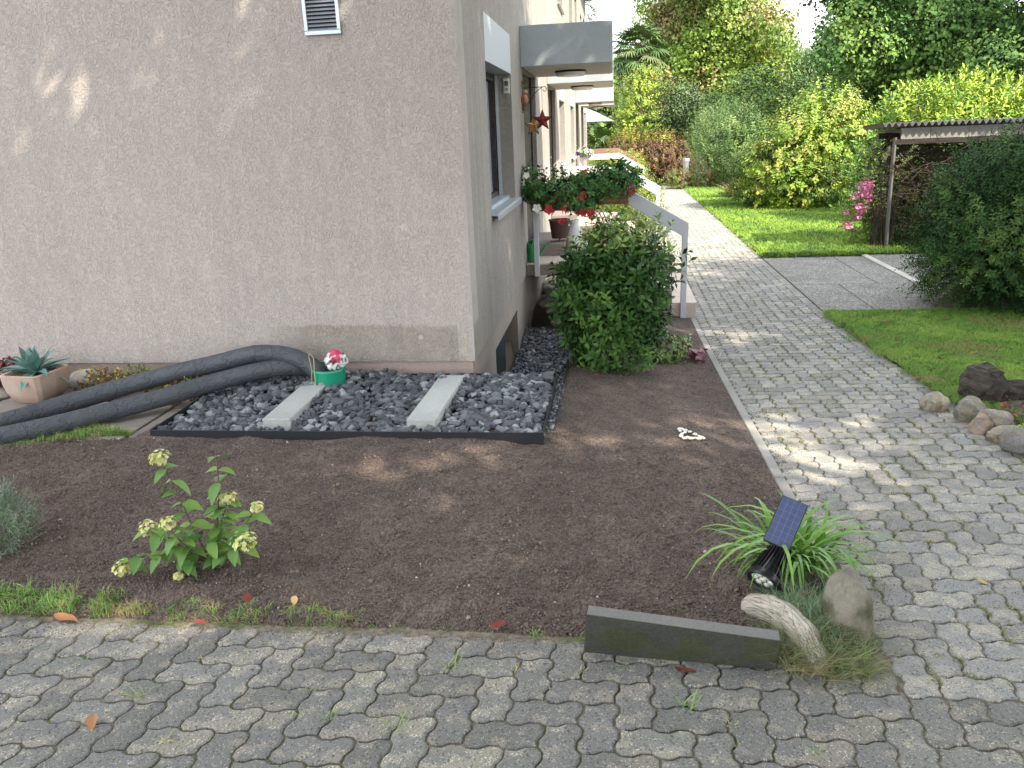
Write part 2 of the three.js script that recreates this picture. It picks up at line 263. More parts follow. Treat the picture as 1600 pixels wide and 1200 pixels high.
// ================================================================ THE SETTING
function sheet(xs, zs, fy, mat, name, uvs = 1) { // height field over a grid
  const P = [], U = [], I = [], nx = xs.length;
  for (const z of zs) for (const x of xs) { P.push(x, fy(x, z), z); U.push(x * uvs, z * uvs); }
  for (let j = 0; j < zs.length - 1; j++) for (let i = 0; i < nx - 1; i++) { const a = j * nx + i, b = a + nx; I.push(a, a + 1, b, b, a + 1, b + 1); }
  const g = new THREE.BufferGeometry(); g.setAttribute('position', new THREE.Float32BufferAttribute(P, 3)); g.setAttribute('uv', new THREE.Float32BufferAttribute(U, 2)); g.setIndex(I); g.computeVertexNormals();
  if (g.attributes.normal.getY(0) < 0) { const ix = g.index.array; for (let k = 0; k < ix.length; k += 3) { const t = ix[k]; ix[k] = ix[k + 1]; ix[k + 1] = t; } g.computeVertexNormals(); }
  return name ? struct(name, g, mat) : g;
}
const range = (a, b, n) => Array.from({ length: n + 1 }, (_, i) => mix(a, b, i / n));
const earthTex = tex(512, 512, (u, v) => { const k = 0.7 + 0.6 * (n8(u, v) - 0.5) + 0.4 * (n64(u, v) - 0.5); return [0.11 * k, 0.09 * k, 0.06 * k]; }, 1 / 2);
const mEarth = std({ map: earthTex, roughness: 1 });
const turfTex = tex(512, 512, (u, v) => { const k = 0.75 + 0.6 * (n32(u, v) - 0.5) + 0.5 * (n64(u, v) - 0.5), q = n4(u, v); return [mix(0.075, 0.1, q) * k, mix(0.115, 0.12, q) * k, 0.03 * k]; }, 1 / 2.5);
const mTurf = std({ map: turfTex, roughness: 1 });
// the land, out to the horizon
sheet([-450, -120, -40, -12, -6, -4, -2, -1.12, -1.06, -0.37, -0.35, 0.4, 0.93, 2.4, 3, 5, 9, 16, 40, 120, 450], [450, 100, 30, 8, 3, 1, -1, -2.6, -4, -5.3, -5.56, -6, -7, -8, -9, -10, -11, -13, -16, -20, -30, -45, -80, -160, -450],
  (x, z) => { const pit = x > -1.1 && x < -0.36 && z < -5.4 && z > -9.5; return (pit ? -0.95 : (x < -0.36 && z > -6 ? -0.22 + 0.03 * z : gy(z) - 0.07)); }, mEarth, 'ground');

// ---- interlocking wave pavers
const PC = 0.1138, PA = 0.0078;
const wpts = [[0.1, 1], [0.38, 1], [0.62, -1], [0.9, -1]];
function paverOutline(nx, nz) { // counter-clockwise in x,z; edges follow the waved cell grid
  const o = [];
  for (let i = 0; i < nx; i++) for (const [t, w] of wpts) o.push([(i + t) * PC, PA * w]);
  for (let j = 0; j < nz; j++) for (const [t, w] of wpts) o.push([nx * PC + PA * w, (j + t) * PC]);
  for (let i = nx - 1; i >= 0; i--) for (const [t, w] of [...wpts].reverse()) o.push([(i + t) * PC, nz * PC + PA * w]);
  for (let j = nz - 1; j >= 0; j--) for (const [t, w] of [...wpts].reverse()) o.push([PA * w, (j + t) * PC]);
  return o;
}
function paverGeo(nx, nz, sd, joint) {
  seed(sd); const o = paverOutline(nx, nz), n = o.length, cx = nx * PC / 2, cz = nz * PC / 2, j = joint + rr(-0.0007, 0.001);
  const off = (d) => o.map((p, i) => { const a = o[(i + n - 1) % n], b = o[(i + 1) % n]; let tx = b[0] - a[0], tz = b[1] - a[1]; const l = Math.hypot(tx, tz); tx /= l; tz /= l; return [p[0] - tz * d - cx, p[1] + tx * d - cz]; });
  const r1 = off(j + 0.006 + rr(0, 0.002)), r2 = off(j + 0.0012), r3 = off(j), ou = rr(0, 3), ov = rr(0, 3), P = [], U = [], I = [];
  const add = (r, y) => r.forEach(([x, z]) => { P.push(x, y + (y < 0 ? 0 : 0), z); U.push(x + ou, z + ov); });
  add(r1, 0); add(r2, -0.0045); add(r3, -0.04);
  const ci = P.length / 3; P.push(0, 0.0006, 0); U.push(ou, ov); for (let i = 0; i < n; i++) I.push(i, ci, (i + 1) % n);
  for (let k = 0; k < 2; k++) for (let i = 0; i < n; i++) { const a = k * n + i, b = k * n + (i + 1) % n; I.push(a, b, a + n, b, b + n, a + n); }
  const g = new THREE.BufferGeometry(); g.setAttribute('position', new THREE.Float32BufferAttribute(P, 3)); g.setAttribute('uv', new THREE.Float32BufferAttribute(U, 2)); g.setIndex(I); g.computeVertexNormals();
  return toCreasedNormals(g, 0.25);
}
const paverKinds = (joint, sd) => ({ h: [0, 1, 2, 3, 4].map((k) => paverGeo(2, 1, sd + k, joint)), v: [0, 1, 2, 3, 4].map((k) => paverGeo(1, 2, sd + 10 + k, joint)), s: [0, 1, 2].map((k) => paverGeo(1, 1, sd + 20 + k, joint)) });
function herringbone(x0, z0, nx, nz, inside) { // list of [x, z, kind]; cut stones at the edges
  const out = [], ok = (i, j) => i >= 0 && j >= 0 && i < nx && j < nz && inside(x0 + (i + 0.5) * PC, z0 + (j + 0.5) * PC);
  for (let i = -1; i < nx; i++) for (let j = -1; j < nz; j++) { const m = (((i + j) % 4) + 4) % 4;
    const pair = m === 0 ? [1, 0] : m === 2 ? [0, 1] : null;
    if (pair) { const a = ok(i, j), b = ok(i + pair[0], j + pair[1]); if (a && b) out.push([x0 + (i + 0.5 + pair[0] / 2) * PC, z0 + (j + 0.5 + pair[1] / 2) * PC, pair[0] ? 'h' : 'v']); else if (a) out.push([x0 + (i + 0.5) * PC, z0 + (j + 0.5) * PC, 's']); else if (b) out.push([x0 + (i + pair[0] + 0.5) * PC, z0 + (j + pair[1] + 0.5) * PC, 's']); } }
  return out;
}
const slope = (z) => Math.atan((gy(z - 0.05) - gy(z + 0.05)) / -0.1);
function layPavers(group, list, kinds, mats, tones, stuffMat, sd) {
  seed(sd); list.sort((a, b) => Math.hypot(a[0], a[1]) - Math.hypot(b[0], b[1])); const rest = [];
  list.forEach(([x, z, k], i) => { const g = pick(kinds[k]), t = Math.floor(R() * mats.length), m = mat4(x, gy(z) + rr(-0.0022, 0.0022), z, -slope(z) + rr(-0.012, 0.012), 0, rr(-0.012, 0.012));
    if (i < 300) { const p = part(numbered('paver'), g, mats[t], group); m.decompose(p.position, p.quaternion, p.scale); }
    else { const q = g.clone().applyMatrix4(m), c = tones[t], n = q.attributes.position.count, a = new Float32Array(n * 3).fill(c); q.setAttribute('color', new THREE.BufferAttribute(a, 3)); rest.push(q); } });
  if (rest.length) { const m = part('paver', merge(rest), stuffMat, group); m.userData.kind = 'stuff'; }
}
{
  const drive = structGroup('driveway'), path = structGroup('garden_path');
  part('joint_sand', sheet(range(-5.2, 3.6, 20), range(-2.56, 0.4, 12), (x, z) => gy(z) - 0.0095, mJoint), mJoint, drive);
  part('joint_sand', sheet(range(0.66, 2.43, 8), range(-31, -2.2, 120), (x, z) => gy(z) - 0.009, mJoint), mJoint, path);
  const dl = herringbone(-5, -2.4496, 74, 19, (x, z) => (x < 0.7 ? z > -2.47 : x < 0.93 ? z > -2.34 : z > -2.222));
  layPavers(drive, dl.filter(([x, z]) => z < -0.4), paverKinds(0.0024, 900), drivewayMats, [1, 0.86, 1.12, 0.95, 1.04], std({ map: pm1, vertexColors: true, roughness: 0.9 }), 5);
  const pl = herringbone(0.932, -30.9, 13, 252, (x, z) => z < -2.2);
  layPavers(path, pl, paverKinds(0.0026, 950), pathMats, pathTones, pathStuffMat, 6);



}
{ // flush concrete edging between bed and path, laid in pieces of a metre
  const g = structGroup('path_edging');
  for (let i = 0; i < 6; i++) { const z0 = -3.12 - i * 1.0, b = part(numbered('edging_piece'), box(-0.03, 0.03, -0.1, 0, -0.498, 0.498, 0.008), conc(0.30, 0.285, 0.26), g); b.position.set(0.902, gy(z0 - 0.5) + 0.006, z0 - 0.5); b.rotation.x = -slope(z0 - 0.5); }
}
// ---- soil bed
{
  const g1 = sheet(range(-5.4, 0.872, 230), range(-4.5, -2.455, 82), (x, z) => bedY(x, z) + 0.009 * pn(x * 14, z * 14, 1) + 0.006 * pn(x * 40, z * 40, 2) + (x < -3.0 ? -0.02 * sst(-4.15, -4.3, z) : 0), mSoil);
  const g2 = sheet(range(-0.365, 0.872, 50), range(-9.12, -4.5, 130), (x, z) => bedY(x, z) + 0.007 * pn(x * 14, z * 14, 1), mSoil);
  struct('soil_bed', merge([g1, g2]), mSoil);
  seed(31); const shapes = [1, 2, 3].map((k) => nouv(shard(k, 1)));
  const lists = [[], [], []], cols = [[], [], []];
  for (let i = 0; i < 95000; i++) { let x, z; if (R() < 0.93) { z = -2.47 - 2.0 * Math.pow(R(), 1.2); x = rr(-4.2, 0.86); if (z < -4.25 && x < -0.4) continue; } else { z = rr(-7.2, -4.4); x = rr(-0.35, 0.86); }
    const y = bedY(x, z); const s = 0.0021 + 0.0042 * Math.pow(R(), 3) + (R() < 0.003 ? rr(0.004, 0.009) : 0); const k = i % 3; lists[k].push(mat4(x, y + s * 0.4 + 0.005 * pn(x * 14, z * 14, 1), z, rr(0, 6), rr(0, 6), rr(0, 6), s)); const pale = R() < 0.005; cols[k].push(pale ? vary([0.38, 0.34, 0.29], 0.3) : vary([0.13, 0.096, 0.08], 0.5, 0.05)); }
  const o = new THREE.Group(); o.name = 'soil_crumbs'; o.userData.kind = 'stuff'; o.userData.label = 'loose brown soil crumbs all over the freshly dug bed'; o.userData.category = 'soil'; scene.add(o);
  for (let i = 0; i < 260; i++) { const x = rr(-4.0, 0.84), z = -2.5 - 1.75 * R(), k = i % 3, s = rr(0.006, 0.013) * (R() < 0.06 ? 1.6 : 1); lists[k].push(mat4(x, bedY(x, z) + s * 0.2, z, rr(0, 6), rr(0, 6), rr(0, 6), s)); cols[k].push(R() < 0.12 ? vary([0.33, 0.3, 0.26], 0.35) : vary([0.135, 0.1, 0.084], 0.4)); }
  for (let i = 0; i < 5200; i++) { const f = R() < 0.55, x = f ? rr(-2.9, 0.5) : 0.95 + 0.25 * Math.pow(R(), 2.2), z = f ? -2.44 + 0.3 * Math.pow(R(), 2.6) : rr(-9, -2.6), k = i % 3, s = rr(0.0012, 0.004); lists[k].push(mat4(x, gy(z) + s * 0.3, z, rr(0, 6), rr(0, 6), rr(0, 6), s)); cols[k].push(vary(pick([[0.15, 0.115, 0.095], [0.2, 0.17, 0.13]]), 0.4)); }
  shapes.forEach((s, k) => inst('crumb', s, mCrumb, lists[k], o, cols[k]));
  const tw = []; for (let i = 0; i < 70; i++) { const x = rr(-3.6, 0.8), z = -2.5 - 1.7 * R(), a = rr(0, 6.3), L = rr(0.02, 0.07); tw.push(tube([[x, bedY(x, z) + 0.008, z], [x + Math.cos(a) * L * 0.5, bedY(x, z) + 0.014, z + Math.sin(a) * L * 0.5], [x + Math.cos(a + 0.3) * L, bedY(x, z) + 0.009, z + Math.sin(a + 0.3) * L]], 0.0016, 0.001, 4, 3)); } part('twig', merge(tw), flat(0.17, 0.12, 0.08), o).userData.kind = 'stuff';
}
// ---- patio slabs on the left
{
  const p = structGroup('patio'); const m = [[0.27, 0.235, 0.2], [0.24, 0.21, 0.18], [0.3, 0.265, 0.225]].map((c) => conc(c[0], c[1], c[2], { bumpScale: 0.004 }));
  seed(8); const slab = (x0, x1, z0, z1) => part(numbered('slab'), box(x0 + 0.004, x1 - 0.004, -0.2, -0.1 + rr(-0.003, 0.003), z0 + 0.004, z1 - 0.004, 0.006), pick(m), p);
  for (let i = 0; i < 5; i++) { slab(-3.57 - 0.5 * i, -3.07 - 0.5 * i, -4.97, -4.47); slab(-3.57 - 0.5 * i, -3.07 - 0.5 * i, -4.47, -4.25); }
  slab(-3.05, -2.885, -4.8, -4.29); slab(-3.05, -2.885, -5.3, -4.8);
}
// ---- lawns and apron on the right
const lawnEdge = (z) => 2.42 + 0.03 * pn(z * 1.3, 4) + 0.015 * pn(z * 6, 2);
{
  const y0 = (x, z) => gy(z) + 0.012;
  const warp = (z0, z1, xr, name) => { const g = sheet(range(0, 1, 24), range(z0, z1, 40), (x, z) => gy(z) + 0.014 + 0.02 * sst(0, 0.05, x), mTurf), p = g.attributes.position, uv = g.attributes.uv; for (let i = 0; i < p.count; i++) { const z = p.getZ(i), x = mix(lawnEdge(z), xr(z), p.getX(i)); p.setX(i, x); uv.setXY(i, x, z); } g.computeVertexNormals(); return struct(name, g, mTurf); };
  warp(-9.26, -5.0, () => 9, 'front_lawn'); warp(-29.3, -13.46, () => 9, 'back_lawn');
  const apr = structGroup('concrete_apron'), mA = std({ map: tex(512, 512, (u, v) => { const k = 0.8 + 0.5 * (n8(u, v) - 0.5), a = spk(u, v); const b = 0.22 + 0.4 * sst(0.62, 0.92, a) - 0.09 * sst(0.4, 0.1, a); return [b * k, b * 0.95 * k, b * 0.87 * k]; }, 1 / 2.4), bumpMap: paverBump, bumpScale: 0.006, roughness: 0.95 });
  const sl = (x0, x1, z0, z1) => part(numbered('slab'), box(x0, x1, -0.62, -0.498, z0, z1, 0.006), mA, apr);
  sl(2.415, 2.995, -11.0, -9.22); sl(3.005, 5.2, -11.0, -9.22); sl(2.415, 3.5, -13.45, -11.01); sl(3.51, 5.2, -13.45, -11.01);
  part('edge_strip', box(3.95, 4.05, -0.6, -0.475, -13.4, -10.4, 0.01), conc(0.5, 0.48, 0.43), apr).rotation.y = 0;
  struct('shelter_floor', box(4.1, 9, -0.62, -0.5, -17, -13.47), conc(0.16, 0.14, 0.12));
  struct('mulch_bed', sheet(range(2.38, 8, 60), range(-5.55, -2.2, 40), (x, z) => gy(z) + 0.01 + 0.05 * sst(2.4, 2.7, x) + 0.015 * pn(x * 7, z * 7), mEarth), mEarth);
}
// ================================================================ THE TERRACE OF HOUSES
const XF = -1.023;
function facadeWall(z0, z1, holes, y0, y1, mat, thick, x = XF) { // wall in the plane x, running from z0 down to z1; holes [za, zb, ya, yb]
  const s = new THREE.Shape(); s.moveTo(-z0, y0); s.lineTo(-z1, y0); s.lineTo(-z1, y1); s.lineTo(-z0, y1); s.closePath();
  for (const [a, b, c, d] of holes) { const h = new THREE.Path(), u0 = Math.min(-a, -b), u1 = Math.max(-a, -b); h.moveTo(u0, c); h.lineTo(u0, d); h.lineTo(u1, d); h.lineTo(u1, c); h.closePath(); s.holes.push(h); }
  const g = new THREE.ExtrudeGeometry(s, { depth: thick, bevelEnabled: false });
  g.applyMatrix4(new THREE.Matrix4().makeBasis(V(0, 0, -1), V(0, 1, 0), V(1, 0, 0))); g.translate(x - thick, 0, 0); return boxUV(g);
}
function houseUnit(zs, mirror, label, end) { // zs: the street-side end (z), units are 6.48 m deep along z
  const o = thing('terraced_house', label, 'house'); const L = 6.48, f = (d) => mirror ? zs - L + d : zs - d; // distance from the window-side end
  const zr = (a, b) => [Math.max(f(a), f(b)), Math.min(f(a), f(b))];
  const win = zr(1.18, 2.83), door = zr(3.92, 5.4), bas = zr(1.15, 2.78), up1 = zr(1.25, 2.75), up2 = zr(4.1, 5.3);
  const [za, zb] = zr(end ? 0.25 : 0, L);
  const holes = [[...win, 0.97, 2.55], [...door, 0.16, 2.3], [...up1, 3.85, 5.2], [...up2, 4.1, 5.0]];
  part('wall', facadeWall(za, zb, holes, 0.03, 6.05, mFacade, 0.3), mFacade, o);
  part('plinth', facadeWall(za, zb, [[...bas, -0.78, -0.2]], -1.1, 0.03, mPlinth2, 0.28, XF - 0.022), mPlinth2, o);
  part('core', box(-9.2, XF - 0.33, -1.1, 6.0, za - (end ? 0 : 0.001), zb + 0.001), mDoor, o);
  if (end) { part('end_wall', box(-9.2, XF, 0.03, 6.05, zs - 0.25, zs), mWall, o); part('plinth', box(-9.2, XF - 0.022, -1.1, 0.03, zs - 0.25, zs - 0.022), mPlinth, o); }
  // ground floor window: deep reveal, shutter box, frame, pane, sill
  const w = part('window', merge([box(XF - 0.22, XF - 0.17, 0.99, 2.2, win[0], win[0] - 0.07), box(XF - 0.22, XF - 0.17, 0.99, 2.2, win[1] + 0.07, win[1]), box(XF - 0.22, XF - 0.17, 0.99, 1.06, win[0] - 0.07, win[1] + 0.07), box(XF - 0.22, XF - 0.17, 2.12, 2.2, win[0] - 0.07, win[1] + 0.07), box(XF - 0.215, XF - 0.165, 1.06, 2.12, (win[0] + win[1]) / 2 + 0.045, (win[0] + win[1]) / 2 - 0.045)]), mDarkWood, o);
  part('pane', box(XF - 0.205, XF - 0.195, 1.06, 2.12, win[0] - 0.07, win[1] + 0.07), mGlass, w);
  part('shutter_rail', box(XF - 0.16, XF - 0.13, 1.0, 2.18, win[1] + 0.004, win[1] + 0.034), mZinc, w);
  part('shutter_box', box(XF - 0.3, XF + 0.004, 2.185, 2.547, win[0] - 0.003, win[1] + 0.003, 0.004), mPaint, o);
  part('window_sill', merge([box(XF - 0.18, XF - 0.06, 0.985, 1.015, win[0] - 0.002, win[1] + 0.002), box(XF - 0.075, XF + 0.062, 0.962, 0.985, win[0] + 0.03, win[1] - 0.03, 0.006), box(XF + 0.05, XF + 0.064, 0.925, 0.97, win[0] + 0.03, win[1] - 0.03, 0.004)]), mZinc, o);
  // door
  const d = part('door', box(XF - 0.13, XF - 0.07, 0.17, 2.29, door[0] - 0.302, door[1] + 0.062, 0.006), mDoor, o);
  part('handle', merge([box(XF - 0.07, XF - 0.02, 1.2, 1.222, door[0] - 0.4, door[0] - 0.42), box(XF - 0.03, XF - 0.012, 1.2, 1.222, door[0] - 0.4, door[0] - 0.53)]), mZinc, d);
  for (const [a, b] of [[door[0] - 0.002, door[0] - 0.06], [door[1] + 0.06, door[1] + 0.002], [door[0] - 0.24, door[0] - 0.3]]) part('door_jamb', box(XF - 0.15, XF - 0.05, 0.165, 2.295, a, b), mDarkWood, o);
  part('side_pane', box(XF - 0.115, XF - 0.1, 0.2, 2.28, door[0] - 0.06, door[0] - 0.24), mGlass, o);
  // canopy with a lamp under it
  const can = zr(3.77, 5.58), zc = (can[0] + can[1]) / 2;
  const c = part('canopy', box(XF, -0.015, 2.315, 2.735, can[0], can[1], 0.008), mCanopy, o);
  part('soffit', box(XF + 0.03, -0.04, 2.307, 2.3155, can[0] - 0.03, can[1] + 0.03), mSoffit, c);
  part('lamp_rim', new THREE.CylinderGeometry(0.185, 0.19, 0.02, 40).translate(-0.52, 2.297, zc + 0.05), mSteel, c);
  part('lamp_diffuser', new THREE.CylinderGeometry(0.18, 0.165, 0.04, 40).translate(-0.52, 2.266, zc + 0.05), flat(0.85, 0.84, 0.8, 0.4), c);
  // upper floor
  for (const [u, y0, y1] of [[up1, 3.85, 5.2], [up2, 4.1, 5.0]]) { const q = part('window', merge([box(XF - 0.2, XF - 0.15, y0, y1, u[0], u[0] - 0.07), box(XF - 0.2, XF - 0.15, y0, y1, u[1] + 0.07, u[1]), box(XF - 0.2, XF - 0.15, y0, y0 + 0.07, u[0] - 0.07, u[1] + 0.07), box(XF - 0.2, XF - 0.15, y1 - 0.07, y1, u[0] - 0.07, u[1] + 0.07)]), mDarkWood, o); part('pane', box(XF - 0.19, XF - 0.18, y0 + 0.07, y1 - 0.07, u[0] - 0.07, u[1] + 0.07), mGlass, q);
    part('window_sill', box(XF - 0.14, XF + 0.05, y0 - 0.025, y0 - 0.002, u[0] + 0.02, u[1] - 0.02, 0.004), mZinc, o); }
  // basement window with upright bars in a deep opening
  part('basement_window', box(XF - 0.26, XF - 0.24, -0.78, -0.2, bas[0], bas[1]), mGlass, o);
  if (end) for (let i = 0; i < 15; i++) part(numbered('grille_bar'), new THREE.CylinderGeometry(0.011, 0.011, 0.58, 8).translate(XF - 0.085, -0.49, bas[0] - 0.06 - i * 0.065), mGrille, o);
  // roof with a boarded eave
  const ze = end ? zs + 0.45 : za;
  const rf = part('roof', box(-9.6, -0.5, 6.2, 6.34, ze, zb, 0.01), conc(0.2, 0.17, 0.15), o);
  part('eave', box(-9.5, -0.56, 6.05, 6.195, ze, zb), mEave, rf); part('gutter', tube([[-0.47, 6.16, ze], [-0.47, 6.16, (ze + zb) / 2], [-0.47, 6.16, zb]], 0.06, 0.06, 8, 2), mZinc, rf);
  return o;
}
const house = houseUnit(-5.52, false, 'beige rendered house at the near end with the broad blank end wall', true);
houseUnit(-12.003, true, 'second house of the row, its white canopy just behind the nearest one');
houseUnit(-18.52, false, 'third house of the row, sunlit behind the second white canopy');
houseUnit(-25.003, true, 'farthest house of the row, at the end beside the folded-out umbrella');
{ // louvred vent in the end wall
  const v = new THREE.Group(); v.name = 'louvre_vent'; v.position.set(-1.92, 2.435, -5.52); house.add(v);
  part('vent_frame', merge([box(-0.125, 0.125, -0.135, -0.108, -0.01, 0.02, 0.004), box(-0.125, 0.125, 0.108, 0.135, -0.01, 0.02, 0.004), box(-0.125, -0.1, -0.108, 0.108, -0.01, 0.02, 0.004), box(0.1, 0.125, -0.108, 0.108, -0.01, 0.02, 0.004)]), mZinc, v);
  for (let i = 0; i < 9; i++) { const s = part(numbered('vent_slat'), box(-0.1, 0.1, -0.0015, 0.0015, -0.014, 0.014), mZinc, v); s.position.set(0, -0.096 + i * 0.024, 0.006); s.rotation.x = 0.75; }
  part('vent_back', box(-0.1, 0.1, -0.108, 0.108, 0.001, 0.003), flat(0.02, 0.02, 0.025), v);
  const th = thing('thermostat', 'small white thermometer box on the far reveal of the window', 'thermometer', [XF - 0.045, 2.075, -8.322]);
  part('casing', box(-0.03, 0.03, -0.07, 0.07, -0.03, 0, 0.006), flat(0.7, 0.7, 0.66, 0.5), th).position.z = 0; th.children[0].position.z = 0;
  part('display', box(-0.02, 0.02, 0.0, 0.045, 0.0, 0.003), flat(0.12, 0.14, 0.13, 0.2), th); part('button', box(-0.016, 0.016, -0.045, -0.02, 0.0, 0.003), flat(0.3, 0.32, 0.3, 0.4), th);
}
// ---- entrance stairs and railings
function stairs(zn, mirror, label, full, paint, cloth) { // zn: z of the railing side
  const o = thing('entrance_stairs', label, 'stairs', [0, 0, zn]); const s = mirror ? 1 : -1, far = s * 2.0;
  const zb = (a, b) => [Math.min(a, b), Math.max(a, b)], [q0, q1] = zb(s * 0.03, far);
  part('landing', box(XF + 0.004, 0.1, 0.02, 0.145, q0, q1, 0.01), mSlabEdge, o);
  for (let i = 0; i < 4; i++) for (let j = 0; j < 4; j++) part(numbered('tile'), box(XF + 0.01 + i * 0.277, XF + 0.01 + (i + 1) * 0.277 - 0.005, 0.1452, 0.16, mix(q0, q1, j / 4) + 0.003, mix(q0, q1, (j + 1) / 4) - 0.003, 0.003), mTile, o);
  for (let k = 0; k < 3; k++) { const st = part('step', box(k * 0.28 + 0.1 - (k ? 0.02 : 0), k * 0.28 + 0.38, -0.52, -0.022 - k * 0.16, q0, q1, 0.008), k === 2 ? mTile : mSlabEdge, o);
    for (let j = 0; j < 6; j++) part('tile', box(k * 0.28 + 0.102, k * 0.28 + 0.386, -0.0218 - k * 0.16, -0.008 - k * 0.16, mix(q0, q1, j / 6) + 0.002, mix(q0, q1, (j + 1) / 6) - 0.002, 0.003), mTile, st); }
  part('door_step', box(XF + 0.005, XF + 0.42, 0.16, 0.31, zb(s * 0.62, s * 1.8)[0], zb(s * 0.62, s * 1.8)[1], 0.01), mSlabEdge, o);
  const r = new THREE.Group(); r.name = 'railing'; o.add(r);
  part('post', box(-0.92, -0.862, 0.02, 0.85, -0.025, 0.025, 0.006), paint, r); part('post', box(0.755, 0.82, -0.53, 0.46, -0.025, 0.025, 0.006), paint, r);
  const sh = new THREE.Shape(); [[-0.92, 0.985], [0.14, 0.985], [0.82, 0.585], [0.82, 0.45], [0.755, 0.45], [0.1, 0.845], [-0.92, 0.845]].forEach(([x, y], i) => i ? sh.lineTo(x, y) : sh.moveTo(x, y)); sh.closePath();
  part('handrail', boxUV(new THREE.ExtrudeGeometry(sh, { depth: 0.036, bevelEnabled: true, bevelSize: 0.004, bevelThickness: 0.004, bevelSegments: 1 }).translate(0, 0, -0.018)), paint, r);
  return o;
}
stairs(-9.11, false, 'nearest entrance stairs with pale tiles and white railing carrying the flower boxes', true, mPaint);
stairs(-14.89, true, 'second entrance stairs, grey-white railing seen just above the flower boxes', false, mPaintW);
stairs(-22.07, false, 'third entrance stairs, white railing with purple flowers at its wall end', false, mPaintW);
stairs(-27.85, true, 'farthest entrance stairs with a brown handrail above the white one', false, flat(0.26, 0.16, 0.13, 0.6));

// ================================================================ GRAVEL BED, STRIP, BEAMS, PIPES
const basaltShapes = [1, 2, 3, 4, 5, 6, 7].map((k) => shard(k, 1));
function gravel(n, fn, sd, smin, smax) { seed(sd); const out = []; for (let i = 0; i < n; i++) { const p = fn(); if (!p) continue; const s = mix(smin, smax, Math.pow(R(), 1.6)); out.push([mat4(p[0], p[1] + rr(-0.4, 0.5) * s, p[2], rr(-0.6, 0.6), rr(0, 6.28), rr(-0.6, 0.6), s * rr(0.75, 1.3), s * rr(0.7, 1.2), s), Math.floor(R() * 7), Math.floor(Math.pow(R(), 1.3) * 6), Math.hypot(p[0], p[1] - 1.63, p[2]) / s]); } return out; }
function stuffGravel(list, parent, name) { for (let k = 0; k < 7; k++) { const l = list.filter((q) => q[1] === k); if (l.length) inst(name, basaltShapes[k], mBasaltStuff, l.map((q) => q[0]), parent, l.map((q) => { const c = basaltTones[q[2]]; return col(c[0] * 1.35, c[1] * 1.35, c[2] * 1.35); })); } }
{
  const o = thing('gravel_bed', 'rectangular bed of broken dark grey stone edged in black steel below the end wall', 'gravel bed', [0, 0, 0]);
  const strip = (g) => part('steel_edging', g, mSteel, o);
  strip(box(-2.885, -0.415, -0.22, -0.048, -4.285, -4.279, 0.002)); strip(box(-2.885, -0.415, -0.22, -0.048, -5.471, -5.465, 0.002));
  strip(box(-2.885, -2.879, -0.22, -0.048, -5.465, -4.285, 0.002)); strip(box(-0.421, -0.415, -0.3, -0.046, -5.465, -4.285, 0.002));
  part('base', box(-2.878, -0.422, -0.2, -0.1, -5.464, -4.286), mEarth, o);
  const hump = (x, z) => -0.078 + 0.022 * pn(x * 2, z * 2, 7) + 0.045 * sst(-4.7, -5.4, z) * sst(-1.3, -2.2, x) * sst(-2.9, -2.5, x) + 0.018 * sst(-4.4, -5.2, z);
  const L = gravel(3500, () => { const x = rr(-2.86, -0.435), z = rr(-5.44, -4.318); return [x, hump(x, z) + rr(-0.012, 0.006), z]; }, 71, 0.019, 0.042);
  L.sort((a, b) => a[3] - b[3]);
  L.slice(0, 300).forEach((q) => { const m = part(numbered('stone'), basaltShapes[q[1]], basaltMats[q[2]], o); q[0].decompose(m.position, m.quaternion, m.scale); });
  stuffGravel(L.slice(300), o, 'stone');
  // strip of the same stone along the side wall, lower, held by a steel edge
  const s = thing('gravel_strip', 'narrow strip of dark stone chippings between the side wall and the bush', 'gravel strip', [0, 0, 0]);
  const sy = (z) => mix(-0.3, -0.66, sst(-5.4, -7.2, z)) + 0.08 * sst(-8, -9, z);
  part('base', sheet([-1.06, -0.7, -0.37], range(-9.3, -5.48, 12), (x, z) => sy(z) - 0.05, mEarth), mEarth, s);
  part('steel_edging', merge([box(-0.372, -0.366, -0.5, -0.115, -6.1, -4.5), box(-0.372, -0.366, -0.75, -0.2, -7.2, -6.1), box(-0.372, -0.366, -0.8, -0.33, -9.1, -7.2)]), mSteel, s);
  const T = gravel(3600, () => { const z = rr(-9.0, -5.45), x = rr(-1.03, -0.385); return [x, sy(z) - 0.01, z]; }, 72, 0.015, 0.032);
  T.push(...gravel(260, () => { const z = rr(-5.45, -4.5), x = rr(-0.41, -0.375); return [x, -0.13, z]; }, 73, 0.012, 0.022));
  T.sort((a, b) => a[3] - b[3]); stuffGravel(T, s, 'stone');
  for (const [x, lab] of [[-2.11, 'left of the two concrete beams, beside the green pipe collar'], [-1.165, 'right of the two concrete beams, lying clear on the dark stones']]) {
    const b = solo('concrete_beam', boxUV(new RoundedBoxGeometry(0.185, 0.1, 0.92, 3, 0.008)), mBeam, lab, 'concrete beam', undefined); b.position.set(x, -0.065, -4.86); b.rotation.y = x < -2 ? 0.02 : -0.02; }
}
